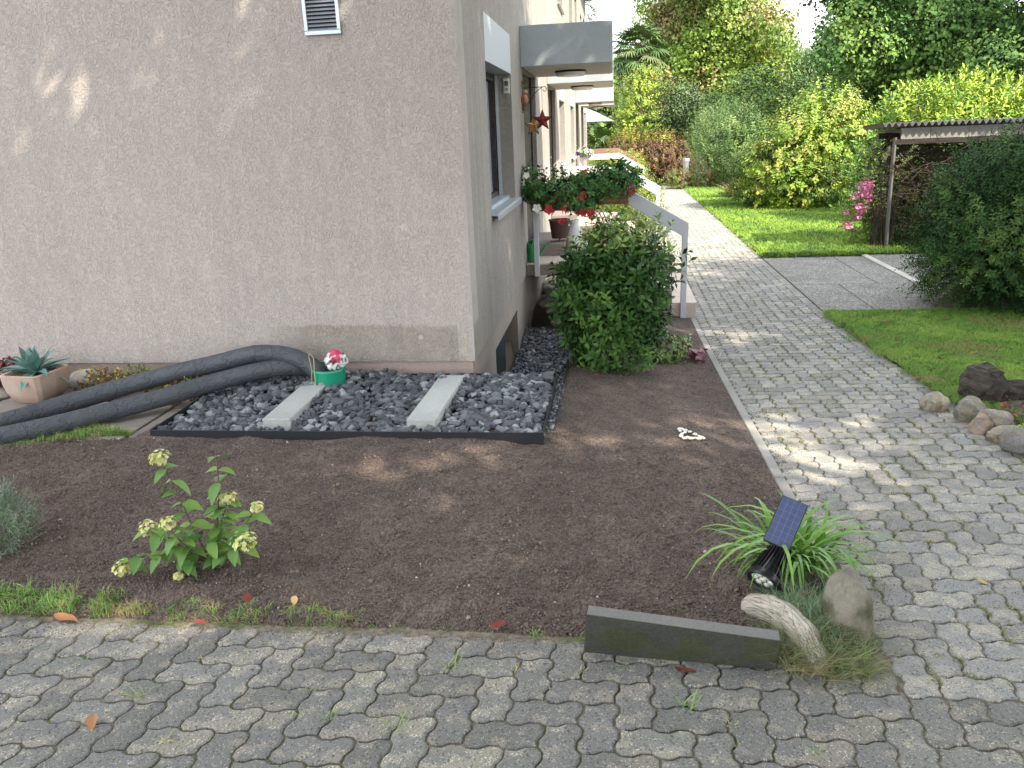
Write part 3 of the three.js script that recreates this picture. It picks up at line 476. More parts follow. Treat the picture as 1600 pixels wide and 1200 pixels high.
// river cobbles under the landing
{ seed(91); const m = [[0.33, 0.3, 0.25], [0.26, 0.25, 0.22], [0.4, 0.36, 0.28]].map((c) => conc(c[0], c[1], c[2])); const gs = [1, 2, 3].map((k) => rock(k, 1, 0.62, 0.8, 2, 0.18));
  for (let i = 0; i < 34; i++) { const z = -8.95 - Math.pow(R(), 0.9) * 3.2, x = rr(-0.95, -0.42) , s = rr(0.06, 0.12); const c = part(numbered('cobble'), gs[i % 3], pick(m), scene); c.position.set(x, -0.56 + rr(0, 0.08), z); c.rotation.y = rr(0, 6); c.scale.setScalar(s); tag(c, 'rounded river cobble in the heap below the nearest landing', 'cobble', 'river cobbles below the landing'); } }
// the two lagged pipes
const pipeBump = gray(512, 512, (u, v) => { const w = 1 - Math.abs(2 * tnoise1(u, v) - 1); return 0.5 + 0.3 * (n32(u, v) - 0.5) - 0.35 * sst(0.9, 1, w) + 0.2 * (n64(u, v) - 0.5); }, 1);
function tnoise1(u, v) { return n8(u + 0.03 * n32(u, v), v); }
const mPipe = std({ color: col(0.07, 0.078, 0.092), map: concTex, roughness: 0.5, bumpMap: pipeBump, bumpScale: 0.011 });
function pipe(pts, r, sd) { const g = tube(pts, (t) => r * (1 + 0.035 * pn(t * 40, sd) + 0.02 * pn(t * 110, sd)), 0, 22, 150); const uv = g.attributes.uv; for (let i = 0; i < uv.count; i++) uv.setXY(i, uv.getX(i) * 6, uv.getY(i) * 0.8); return g; }
{
  const a = thing('insulated_pipe', 'upper thick black pipe arching over and down into the green collar', 'pipe');
  const pa = [[-4.62, -0.05, -3.62], [-4.2, -0.04, -4.05], [-3.92, -0.03, -4.4], [-3.62, 0.0, -4.78], [-3.28, 0.06, -5.0], [-2.86, 0.13, -5.14], [-2.55, 0.185, -5.2], [-2.34, 0.165, -5.22], [-2.16, 0.08, -5.22], [-2.09, -0.03, -5.22], [-2.07, -0.14, -5.22]].map((p) => [p[0], p[1], p[2]]);
  part('lagging', pipe(pa, 0.064, 1), mPipe, a);
  for (const t of [0.35, 0.8]) { const c = new THREE.CatmullRomCurve3(pa.map((p) => V(...p)), false, 'centripetal'), p = c.getPointAt(t), d = c.getTangentAt(t); const b = part('tape_band', new THREE.CylinderGeometry(0.066, 0.066, 0.03, 28, 1, true), flat(0.045, 0.05, 0.06, 0.4), a); b.position.copy(p); b.quaternion.setFromUnitVectors(V(0, 1, 0), d); }
  const b = thing('insulated_pipe', 'lower thick black pipe running under the arched one across the slabs', 'pipe');
  const pb = [[-4.5, -0.06, -3.52], [-4.05, -0.05, -3.95], [-3.7, -0.045, -4.22], [-3.35, -0.03, -4.55], [-3.05, 0.0, -4.8], [-2.8, 0.035, -5.0], [-2.55, 0.075, -5.12], [-2.35, 0.085, -5.2], [-2.2, 0.04, -5.3], [-2.12, -0.04, -5.33], [-2.1, -0.14, -5.33]];
  part('lagging', pipe(pb, 0.062, 2), mPipe, b);
  const c = thing('pipe_collar', 'short green plastic pipe end standing in the dark stones', 'pipe', [-2.03, -0.045, -5.2]);
  const ring = new THREE.LatheGeometry([[0.1, 0], [0.112, 0], [0.112, 0.1], [0.118, 0.103], [0.118, 0.125], [0.106, 0.127], [0.103, 0.02]].map((p) => new THREE.Vector2(...p)), 40);
  part('collar', ring, flat(0.01, 0.27, 0.15, 0.35), c);
  for (let i = 0; i < 2; i++) part('string', tube([[-0.1 + i * 0.03, 0.02, 0.11], [-0.09 + i * 0.02, 0.14, 0.1], [-0.11 + i * 0.03, 0.22, 0.07], [-0.12, 0.24, 0.04]], 0.0025, 0.002, 5), flat(0.5, 0.46, 0.2, 0.8), c);
  // crumpled rag
  const g = new THREE.IcosahedronGeometry(1, 5), p = g.attributes.position, cc = new Float32Array(p.count * 3);
  for (let i = 0; i < p.count; i++) { const x = p.getX(i), y = p.getY(i), z = p.getZ(i); const w = pn(x * 1.6, y * 1.6, z * 1.6), f = 1 - Math.abs(pn(x * 3 + w * 2, y * 3, z * 3 + w * 2)); const k = 0.8 + 0.5 * w + 0.42 * (f - 0.75) + 0.12 * pn(x * 7, y * 7, z * 7); p.setXYZ(i, x * k * 0.085, y * k * 0.078, z * k * 0.08);
    const s = Math.sin((x * 1.2 + y * 2 + w * 3) * 9), st = pn(x * 4, y * 4, z * 4 + 5); let c = s > 0.25 && st > -0.15 ? [0.07, 0.075, 0.08] : [0.66, 0.66, 0.64]; if (Math.hypot(x - 0.35, y - 0.3, z - 0.85) < 0.42 + 0.3 * w || (y > 0.72 && w > 0)) c = [0.55, 0.06, 0.12]; cc.set(c, i * 3); }
  g.setAttribute('color', new THREE.BufferAttribute(cc, 3)); const gg = g; gg.computeVertexNormals();
  const rag = solo('rag', gg, std({ vertexColors: true, roughness: 0.95 }), 'crumpled black and white cloth with pink stuffed on the green collar', 'cloth'); rag.position.set(-1.98, 0.128, -5.215); rag.scale.setScalar(1.0);
}
// ================================================================ POT AND PLANTS BY THE WALL
{
  const o = thing('terracotta_pot', 'square tapered terracotta pot on the slabs at the left edge', 'flower pot', [-4.2, -0.1, -5.03], -0.1);
  const N = 36, prof = [[0.09, 0], [0.108, 0.004], [0.136, 0.04], [0.156, 0.09], [0.168, 0.15], [0.172, 0.218], [0.166, 0.224], [0.15, 0.222], [0.148, 0.19], [0.02, 0.185]], P = [], I = [], U = [];
  prof.forEach(([r, y], k) => { for (let i = 0; i <= N; i++) { const a = i / N * 6.28318, c = Math.cos(a), s = Math.sin(a), q = 1 / Math.pow(Math.pow(Math.abs(c), 9) + Math.pow(Math.abs(s), 9), 1 / 9); P.push(c * r * q, y, s * r * q); U.push(i / N * 1.3, y * 1.2); if (k && i < N) { const a0 = (k - 1) * (N + 1) + i, b0 = a0 + N + 1; I.push(a0, b0, a0 + 1, a0 + 1, b0, b0 + 1); } } });
  const g = new THREE.BufferGeometry(); g.setAttribute('position', new THREE.Float32BufferAttribute(P, 3)); g.setAttribute('uv', new THREE.Float32BufferAttribute(U, 2)); g.setIndex(I); g.computeVertexNormals();
  const clay = tex(256, 256, (u, v) => { const k = 0.9 + 0.25 * (n8(u, v) - 0.5), w = sst(0.5, 0.75, n4(u, v)); return [mix(0.46, 0.5, w) * k, mix(0.33, 0.4, w) * k, mix(0.26, 0.33, w) * k]; });
  part('pot', toCreasedNormals(g, 0.6), std({ map: clay, bumpMap: concBump, bumpScale: 0.002, roughness: 0.9, side: THREE.DoubleSide }), o);
  part('soil', new THREE.CircleGeometry(0.15, 20).rotateX(-Math.PI / 2).translate(0, 0.2, 0), mEarth, o);
  const ag = thing('agave', 'blue green agave with stiff pointed leaves in the terracotta pot', 'agave', [-4.2, 0.09, -5.03]);
  const mA = flat(0.13, 0.25, 0.22, 0.5, { side: THREE.DoubleSide }); seed(12);
  for (let i = 0; i < 24; i++) { const t = i / 24, L = mix(0.27, 0.17, t * t) * rr(0.85, 1.1), W = 0.05 * rr(0.8, 1.1), el = mix(0.1, 1.35, Math.pow(t, 0.8)) + rr(-0.1, 0.1), az = i * 2.4 + rr(-0.2, 0.2), n = 8, Pp = [], Ii = [];
    for (let k = 0; k <= n; k++) { const s = k / n, w = W * (0.6 + 1.5 * s - 2.1 * s * s) * (k === n ? 0 : 1) * 0.8, a = el - (1 - t) * 0.5 * s + 0.25 * t * s, r = L * s * Math.cos(a), y = L * s * Math.sin(a) + 0.012; Pp.push(r, y + w * 0.32, -w, r, y - 0.004, 0, r, y + w * 0.32, w, r, y - 0.014 * (1 - s), 0); if (k) { const b = (k - 1) * 4, c = k * 4; for (const [p, q] of [[0, 1], [1, 2], [2, 3], [3, 0]]) Ii.push(b + p, b + q, c + p, b + q, c + q, c + p); } }
    const lg = new THREE.BufferGeometry(); lg.setAttribute('position', new THREE.Float32BufferAttribute(Pp, 3)); lg.setIndex(Ii); lg.computeVertexNormals(); const m = part(numbered('leaf'), toCreasedNormals(lg, 0.5), mA, ag); m.rotation.y = az; }
  const be = thing('red_begonia', 'dark red flowering plant half hidden behind the terracotta pot', 'flower', [-4.55, -0.1, -5.2]);
  shrub(be, [[0, 0.1, 0, 0.14, 0.11, 0.12]], { count: 90, geo: sprig(5, { n: 5, L: 0.05, W: 0.045, len: 0.05 }), mat: solidLeaf(1, 1, 1), tint: [[0.3, 0.02, 0.04], [0.35, 0.03, 0.06], [0.12, 0.05, 0.04]], sd: 3, stems: 3, stemR: 0.004 });
  const boulders = [[-4.08, -0.07, -5.38, 0.13, 0.09, 0.09, [0.52, 0.5, 0.47], 'whitish boulder between the pot and the yellow sedum'], [-4.52, -0.06, -5.42, 0.12, 0.13, 0.1, [0.5, 0.49, 0.48], 'large pale boulder against the wall left of the pot'], [-4.6, -0.09, -5.1, 0.09, 0.05, 0.07, [0.42, 0.36, 0.29], 'small tan stone on the slab left of the pot'], [-3.55, -0.09, -5.36, 0.07, 0.05, 0.06, [0.5, 0.38, 0.33], 'pinkish stone in the middle of the sedum by the wall'], [-3.72, -0.1, -5.05, 0.08, 0.04, 0.06, [0.4, 0.3, 0.24], 'flat brown stone in front of the sedum behind the pipes']];
  boulders.forEach((b, i) => { const s = solo('boulder', rock(20 + i, b[3], b[4], b[5], 3, 0.2), conc(...b[6]), b[7], 'stone'); s.position.set(b[0], b[1], b[2]); });
  const sed = (x, z, rx, rz, n, label, sd) => { const s = thing('sedum', label, 'sedum', [x, -0.105, z]); shrub(s, [[0, 0.03, 0, rx, 0.08, rz], [rx * 0.4, 0.07, -rz * 0.3, rx * 0.4, 0.09, rz * 0.5], [-rx * 0.5, 0.06, -rz * 0.2, rx * 0.35, 0.09, rz * 0.5]], { count: n, geo: sprig(8, { n: 8, L: 0.022, W: 0.016, len: 0.035, seg: 2 }), mat: solidLeaf(1, 1, 1), tint: [[0.17, 0.22, 0.05], [0.13, 0.2, 0.05], [0.22, 0.24, 0.06], [0.19, 0.09, 0.05], [0.15, 0.1, 0.04]], freq: 5, sd, stems: 0, ymin: 0 });
    seed(sd + 4); const fl = []; for (let i = 0; i < n / 7; i++) fl.push(mat4(rr(-rx, rx) * 0.9, rr(0.09, 0.16), rr(-rz, rz) * 0.7, rr(-0.5, 0.5), rr(0, 6), 0, rr(0.7, 1.2))); inst('flower', sprig(9, { n: 7, L: 0.016, W: 0.011, len: 0.008, stem: 0 }), flat(0.62, 0.46, 0.03, 0.6, { side: THREE.DoubleSide }), fl, s, null); };
  sed(-3.72, -5.26, 0.34, 0.17, 420, 'left patch of reddish green sedum beside the terracotta pot', 41); sed(-3.16, -5.3, 0.27, 0.14, 300, 'right patch of sedum with yellow flowers behind the arching pipes', 42); sed(-3.06, -5.0, 0.17, 0.12, 170, 'low green sedum patch below the pipes by the steel corner', 43);
}
const floret = (() => { const a = []; for (let i = 0; i < 4; i++) { const g = leafGeo(0.011, 0.01, 0.1, 0.1, 2); g.applyMatrix4(mat4(0, 0, 0, -0.2, i * 1.57, 0)); a.push(g); } return merge(a); })();
const mFlower = flat(1, 1, 1, 0.7, { side: THREE.DoubleSide });
// ================================================================ FRONT PLANTS
const mLeafA = leafMat(0.16, 0.3, 0.06, 0.3, 0.5);
{ // hydrangea
  const o = thing('hydrangea', 'young hydrangea with cream flower heads standing alone in the dug soil', 'hydrangea', [-1.77, bedY(-1.77, -2.88), -2.88]);
  const stems = [ // points relative to the base, radius, flower?
    [[0, 0, 0], [0.06, 0.18, 0.01], [0.11, 0.4, 0.02], [0.125, 0.575, 0.02]], [[0, 0, 0], [-0.03, 0.2, 0.04], [-0.06, 0.4, 0.07], [-0.115, 0.525, 0.05]], [[0, 0, 0], [0.1, 0.1, 0.04], [0.2, 0.2, 0.06], [0.275, 0.3, 0.04]], [[0, 0, 0], [0.1, 0.08, 0.08], [0.19, 0.15, 0.12], [0.24, 0.185, 0.13]],
    [[0, 0, 0], [-0.1, 0.12, 0.06], [-0.17, 0.2, 0.08], [-0.23, 0.2, 0.06]], [[0, 0, 0], [-0.12, 0.1, 0.12], [-0.24, 0.11, 0.16], [-0.31, 0.06, 0.16]], [[0, 0, 0], [-0.04, 0.14, 0.1], [-0.07, 0.22, 0.13], [-0.085, 0.26, 0.12]], [[0, 0, 0], [0.06, 0.18, -0.03], [0.11, 0.28, -0.02], [0.14, 0.33, 0.02]], [[0, 0, 0], [-0.03, 0.06, 0.08], [-0.05, 0.05, 0.13], [-0.06, 0.03, 0.16]]];
  const mS = flat(0.13, 0.06, 0.05, 0.7), mL = leafMat(0.2, 0.34, 0.07, 0.3, 0.45), mL2 = leafMat(0.14, 0.28, 0.07, 0.3, 0.45); seed(55); const lg = [0, 1, 2].map((k) => leafGeo(0.09, 0.048, 0.25, 0.3 + 0.1 * k, 6));
  const heads = { 1: 0.045, 2: 0.03, 3: 0.06, 4: 0.045, 5: 0.045, 6: 0.04, 7: 0.04, 8: 0.02 };
  stems.forEach((s, i) => { const P = s.map((p) => V(...p)), c = new THREE.CatmullRomCurve3(P); part('stem', tube(P, i ? 0.0032 : 0.0045, 0.002, 6), mS, o);
    const n = i === 0 ? 7 : i === 1 ? 7 : i === 8 ? 1 : 6; for (let k = 0; k < n; k++) { const t = 0.25 + 0.7 * (k + 0.5) / n, p = c.getPointAt(t); for (const sd of [0, Math.PI]) { const l = part(numbered('leaf'), pick(lg), k % 2 ? mL : mL2, o); l.position.copy(p); l.rotation.order = 'YXZ'; l.rotation.set(rr(-0.5, 0.35), k * 1.57 + sd + rr(-0.5, 0.5), rr(-0.3, 0.3)); l.scale.setScalar(rr(0.75, 1.15) * (t > 0.9 ? 0.8 : 1)); } }
    if (heads[i]) { const e = P[P.length - 1], ms = [], cs = [], r = heads[i] * 0.95; for (let k = 0; k < 190; k++) { const d = V(rr(-1, 1), rr(-1, 1), rr(-1, 1)); if (d.length() > 1) continue; const p = e.clone().add(V(d.x * r, d.y * r * 0.75, d.z * r)); ms.push(alignM(p, d.add(V(0, 0.6, 0)), rr(0, 6), rr(0.7, 1.1))); cs.push(vary(pick([[0.5, 0.5, 0.15], [0.58, 0.55, 0.24], [0.4, 0.45, 0.11], [0.62, 0.57, 0.32]]), 0.15)); }
      inst('flower_head', floret, mFlower, ms, o, cs); } });
  const base = []; for (let k = 0; k < 17; k++) { const l = part(numbered('leaf'), pick(lg), k % 3 ? mL : mL2, o); l.position.set(rr(-0.08, 0.14), rr(0.03, 0.2), rr(-0.05, 0.12)); l.rotation.order = 'YXZ'; l.rotation.set(rr(-0.8, 0.5), rr(0, 6.3), rr(-0.4, 0.4)); }
}
{ // lavender
  const o = thing('lavender', 'grey green lavender bush cut off by the left edge of the bed', 'lavender', [-2.88, bedY(-2.88, -2.93), -2.93]);
  shrub(o, [[0, 0.12, 0, 0.19, 0.15, 0.18], [0, 0.2, 0, 0.13, 0.1, 0.13]], { count: 520, geo: sprig(31, { n: 14, L: 0.03, W: 0.004, len: 0.09, seg: 2, up: 0.9 }), mat: solidLeaf(1, 1, 1, 0.7), tint: [[0.2, 0.26, 0.17], [0.26, 0.31, 0.23], [0.13, 0.19, 0.1]], up: 1.1, sd: 6, stems: 8, stemR: 0.004, ymin: 0.0 });
}
function strap(L, W, el, curl, n = 7, fold = 0.25) { // arching strap leaf along +Z
  const P = [], I = []; let y = 0, z = 0, a = el; for (let k = 0; k <= n; k++) { const t = k / n, w = W / 2 * Math.min(1, 0.5 + t * 2) * Math.pow(1 - t, 0.55); P.push(-w, y + w * fold, z, 0, y, z, w, y + w * fold, z); a -= curl / n * (0.4 + 1.2 * t); y += Math.sin(a) * L / n; z += Math.cos(a) * L / n; if (k) { const b = (k - 1) * 3, c = k * 3; I.push(b, c, b + 1, b + 1, c, c + 1, b + 1, c + 1, b + 2, b + 2, c + 1, c + 2); } }
  const g = new THREE.BufferGeometry(); g.setAttribute('position', new THREE.Float32BufferAttribute(P, 3)); g.setIndex(I); g.computeVertexNormals(); return g; }
{ // day lily
  const o = thing('day_lily', 'clump of bright green strap leaves behind the solar spotlight', 'day lily', [0.76, -0.165, -3.0]); seed(66);
  const ms = [[0.17, 0.34, 0.05], [0.22, 0.4, 0.07], [0.12, 0.27, 0.05]].map((c) => leafMat(...c, 0.3, 0.4)), gs = []; for (let i = 0; i < 12; i++) gs.push(strap(rr(0.32, 0.5), rr(0.018, 0.027), rr(1.0, 1.45), rr(1.2, 2.3)));
  for (let i = 0; i < 150; i++) { const q = rr(0, 6.28), r = rr(0, 0.1), p = part(numbered('leaf'), pick(gs), pick(ms), o); p.position.set(Math.cos(q) * r * 1.5 - 0.03, rr(-0.01, 0.01), Math.sin(q) * r * 0.7); p.rotation.y = q * 0 + rr(0, 6.28) ; p.scale.setScalar(rr(0.6, 1.2)); }
}
{ // solar spotlight
  const o = thing('solar_spotlight', 'black solar garden spotlight on a spike with a tilted blue panel', 'spotlight', [0.643, -0.172, -2.862]); const k = flat(0.012, 0.012, 0.013, 0.32), q = (n, g, m, p) => part(n, g, m, p);
  q('stake', merge([new THREE.CylinderGeometry(0.016, 0.018, 0.2, 16).translate(0, 0.08, 0), new THREE.CylinderGeometry(0.024, 0.024, 0.02, 16).translate(0, 0.12, 0), new THREE.ConeGeometry(0.016, 0.1, 8).rotateX(Math.PI).translate(0, -0.06, 0)]), k, o);
  q('bracket', merge([new THREE.CylinderGeometry(0.012, 0.012, 0.08, 12).rotateZ(Math.PI / 2).translate(-0.005, 0.2, 0.0), new THREE.CylinderGeometry(0.02, 0.02, 0.028, 16).rotateZ(Math.PI / 2).translate(0.03, 0.2, 0), new THREE.CylinderGeometry(0.013, 0.013, 0.07, 10).translate(0.005, 0.225, 0)]), k, o);
  const h = new THREE.Group(); h.name = 'lamp_head'; o.add(h); h.scale.setScalar(1.14); h.position.set(-0.004, 0.185, 0.005); const dir = V(-0.52, -0.5, 0.7).normalize(); h.quaternion.setFromUnitVectors(V(0, 0, 1), dir);
  q('housing', new THREE.LatheGeometry([[0.0, -0.03], [0.026, -0.03], [0.03, 0.0], [0.035, 0.04], [0.046, 0.085], [0.052, 0.115], [0.054, 0.13], [0.047, 0.131], [0.044, 0.118], [0, 0.116]].map((p) => new THREE.Vector2(...p)), 36).rotateX(Math.PI / 2), k, h);
  const fins = []; for (let i = 0; i < 24; i++) { const f = new THREE.BoxGeometry(0.0035, 0.012, 0.1); f.applyMatrix4(mat4(0, 0.041, 0.05, -0.16, 0, 0)); f.applyMatrix4(M4().makeRotationZ(i / 24 * 6.2832)); fins.push(f); } const fm = q('cooling_fins', merge(fins), k, h); fm.userData.kind = 'stuff';
  q('lens', new THREE.CylinderGeometry(0.0445, 0.0445, 0.004, 36).rotateX(Math.PI / 2).translate(0, 0, 0.1185), flat(0.5, 0.52, 0.5, 0.25, { metalness: 0.6 }), h);
  for (let i = 0; i < 7; i++) { const a = i * 1.0472, r = i < 6 ? 0.028 : 0; q('led', new THREE.SphereGeometry(0.0115, 14, 8).scale(1, 1, 0.5).translate(Math.cos(a) * r, Math.sin(a) * r, 0.122), new THREE.MeshPhysicalMaterial({ color: col(0.75, 0.76, 0.68), roughness: 0.12, clearcoat: 1 }), h); }
  const pn_ = new THREE.Group(); pn_.name = 'solar_panel'; o.add(pn_); pn_.position.set(0.02, 0.305, -0.008); const Zx = V(-0.12, 0.66, 0.74).normalize(), Y0 = V(0.26, 0.9, 0).addScaledVector(Zx, -V(0.26, 0.9, 0).dot(Zx)).normalize(), X0 = Y0.clone().cross(Zx); pn_.quaternion.setFromRotationMatrix(M4().makeBasis(X0, Y0, Zx));
  q('panel_case', boxUV(new RoundedBoxGeometry(0.104, 0.2, 0.016, 2, 0.005)), k, pn_);
  const cell = tex(256, 512, (u, v) => { const gx = Math.abs((u * 4) % 1 - 0.5), gz = Math.abs((v * 7) % 1 - 0.5); const f = Math.abs((v * 70) % 1 - 0.5) > 0.38 ? 1 : 0; const l = gx > 0.475 || gz > 0.48 || Math.abs(u - 0.5) < 0.006 ? 0.1 : f * 0.012; const kx = 0.9 + 0.3 * n8(u, v); return [0.06 * kx + l, 0.075 * kx + l, 0.15 * kx + l * 1.2]; });
  const pg = new THREE.PlaneGeometry(0.094, 0.19).translate(0, 0, 0.0092); q('solar_cells', pg, new THREE.MeshPhysicalMaterial({ map: cell, roughness: 0.3, clearcoat: 0.6, clearcoatRoughness: 0.15 }), pn_);
}
{ // kerbstone, log, upright stone, fescue
  const kTex = tex(512, 256, (u, v) => { const k = 0.8 + 0.5 * (n8(u, v) - 0.5) + 0.4 * (n64(u, v) - 0.5), m = sst(0.48, 0.66, n4(u * 1.3, v * 2)); return [mix(0.05, 0.045, m) * k, mix(0.05, 0.05, m) * k, mix(0.04, 0.022, m) * k]; }, 1.2, 2.4);
  const kb = boxUV(new RoundedBoxGeometry(0.655, 0.2, 0.062, 3, 0.008)), kp = kb.attributes.position; for (let i = 0; i < kp.count; i++) kp.setZ(i, kp.getZ(i) + 0.003 * pn(kp.getX(i) * 25, kp.getY(i) * 25) );
  const K = solo('kerbstone', toCreasedNormals(kb, 0.6), std({ map: kTex, bumpMap: concBump, bumpScale: 0.005, roughness: 0.95 }), 'weathered dark concrete kerbstone along the front of the bed', 'kerbstone'); K.position.set(0.222, -0.1, -2.385); K.rotation.set(0.06, -0.085, -0.055);
  const topTex = conc(0.17, 0.17, 0.155); const kt = part('worn_top', boxUV(new RoundedBoxGeometry(0.648, 0.006, 0.05, 2, 0.002)), topTex, K); kt.position.set(0, 0.099, 0);
  const lt = tex(512, 256, (u, v) => { const s = streak(v * 1.0, u * 0.6) , k = 0.75 + 0.5 * (n32(u * 0.5, v * 2) - 0.5), d = sst(0.62, 0.75, n32(u * 0.4, v * 2.2)); return [mix(0.68, 0.17, d) * k, mix(0.6, 0.13, d) * k, mix(0.51, 0.1, d) * k]; });
  const lg = tube([[0.515, -0.135, -2.7], [0.56, -0.095, -2.63], [0.62, -0.075, -2.53], [0.66, -0.08, -2.44], [0.68, -0.12, -2.37], [0.683, -0.16, -2.35]], (t) => 0.047 * (0.75 + 0.35 * Math.sin(Math.PI * Math.min(1, t * 1.05 + 0.1))) , 0, 18, 40), lp = lg.attributes.position, ln = lg.attributes.normal; for (let i = 0; i < lp.count; i++) { const d = 0.011 * pn(lp.getX(i) * 22, lp.getY(i) * 30, lp.getZ(i) * 14); lp.setXYZ(i, lp.getX(i) + ln.getX(i) * d, lp.getY(i) + ln.getY(i) * d, lp.getZ(i) + ln.getZ(i) * d); } lg.computeVertexNormals();
  const lu = lg.attributes.uv; for (let i = 0; i < lu.count; i++) lu.setXY(i, lu.getX(i) * 0.8, lu.getY(i));
  solo('driftwood', merge([lg, new THREE.SphereGeometry(0.036, 14, 10).translate(0.515, -0.135, -2.7)]), std({ map: lt, bumpMap: gray(256, 256, (u, v) => n32(u * 0.3, v * 2), 1), bumpScale: 0.012, roughness: 0.9 }), 'curved bleached piece of wood between kerbstone and grass tuft', 'driftwood');
  const rg = new THREE.SphereGeometry(1, 40, 30), rp = rg.attributes.position; for (let i = 0; i < rp.count; i++) { const x = rp.getX(i), y = rp.getY(i), z = rp.getZ(i), k = 1 + 0.1 * pn(x * 1.5, y * 1.5, z * 1.5 + 4) + 0.02 * pn(x * 8, y * 8, z * 8); const w = 1 / Math.pow(Math.pow(Math.abs(y), 3) + Math.pow(1 - y * y, 1.5) + 1e-6, 1 / 3) * (1 - 0.1 * y); rp.setXYZ(i, x * k * w * 0.088, y * k * 0.2, z * k * w * 0.085); } rg.computeVertexNormals();
  const rt = tex(512, 256, (u, v) => { const k = 0.85 + 0.4 * (n32(u, v) - 0.5), m = sst(0.4, 0.58, n8(u, v) * 0.5 + (1 - v) * 0.55); return [mix(0.27, 0.085, m) * k, mix(0.245, 0.085, m) * k, mix(0.195, 0.04, m) * k]; });
  const rk = solo('standing_stone', rg, std({ map: rt, bumpMap: concBump, bumpScale: 0.006, roughness: 0.8 }), 'upright rounded boulder with mossy side at the corner of the path', 'boulder'); rk.position.set(0.822, -0.075, -2.53); rk.rotation.set(-0.08, 0.4, 0.1);
  const f = thing('fescue', 'tussock of fine blue green grass between driftwood and upright boulder', 'ornamental grass', [0.7, -0.155, -2.47]); seed(88); const ms = [], cs = [], ms2 = [], cs2 = [];
  for (let i = 0; i < 190; i++) { const q = rr(0, 6.28), r = Math.sqrt(R()); ms.push(mat4(Math.cos(q) * r * 0.1 + 0.0, 0, Math.sin(q) * r * 0.12 - 0.06, rr(-0.3, 0.3), rr(0, 6.28), rr(-0.3, 0.3), rr(0.7, 1.1))); cs.push(vary(pick([[0.13, 0.22, 0.12], [0.1, 0.18, 0.09], [0.2, 0.25, 0.1]]), 0.2)); }
  for (let i = 0; i < 190; i++) { ms2.push(mat4(rr(-0.13, 0.14), 0, rr(0.02, 0.17), 0.5 + rr(-0.3, 0.5), rr(-1.9, 1.9), rr(-0.2, 0.2), rr(0.5, 1.0))); cs2.push(vary(pick([[0.17, 0.19, 0.06], [0.26, 0.22, 0.11], [0.1, 0.15, 0.05], [0.14, 0.12, 0.06]]), 0.25)); }
  inst('blades', clump(14, { n: 8, h: 0.2, w: 0.0022, spread: 0.02, lean: 0.45, curl: 0.9, seg: 4 }), solidLeaf(1, 1, 1, 0.6), ms, f, cs); inst('blades', clump(15, { n: 8, h: 0.17, w: 0.0022, spread: 0.02, lean: 0.8, curl: 1.0, seg: 4 }), solidLeaf(1, 1, 1, 0.7), ms2, f, cs2);
}
{ // pebbles laid as a heart, pale chips
  seed(99); const g = [1, 2, 3].map((k) => rock(60 + k, 0.0145, 0.008, 0.0115, 2, 0.2)), mp = flat(0.74, 0.7, 0.6, 0.7);
  const pts = [[0.41, -4.782], [0.422, -4.79], [0.444, -4.77], [0.472, -4.747], [0.502, -4.708], [0.523, -4.68], [0.536, -4.664], [0.549, -4.652], [0.52, -4.639], [0.498, -4.648], [0.472, -4.642], [0.451, -4.65], [0.429, -4.642], [0.412, -4.675], [0.421, -4.706], [0.44, -4.728], [0.412, -4.75]];
  pts.forEach(([x, z], i) => { const p = solo('white_pebble', g[i % 3], mp, 'small white pebble, one of those laid out as a heart on the soil', 'pebble', 'white pebbles laid as a heart'); p.position.set(x, bedY(x, z) + 0.012, z); p.rotation.y = rr(0, 6); p.scale.setScalar(rr(0.85, 1.3)); });
}
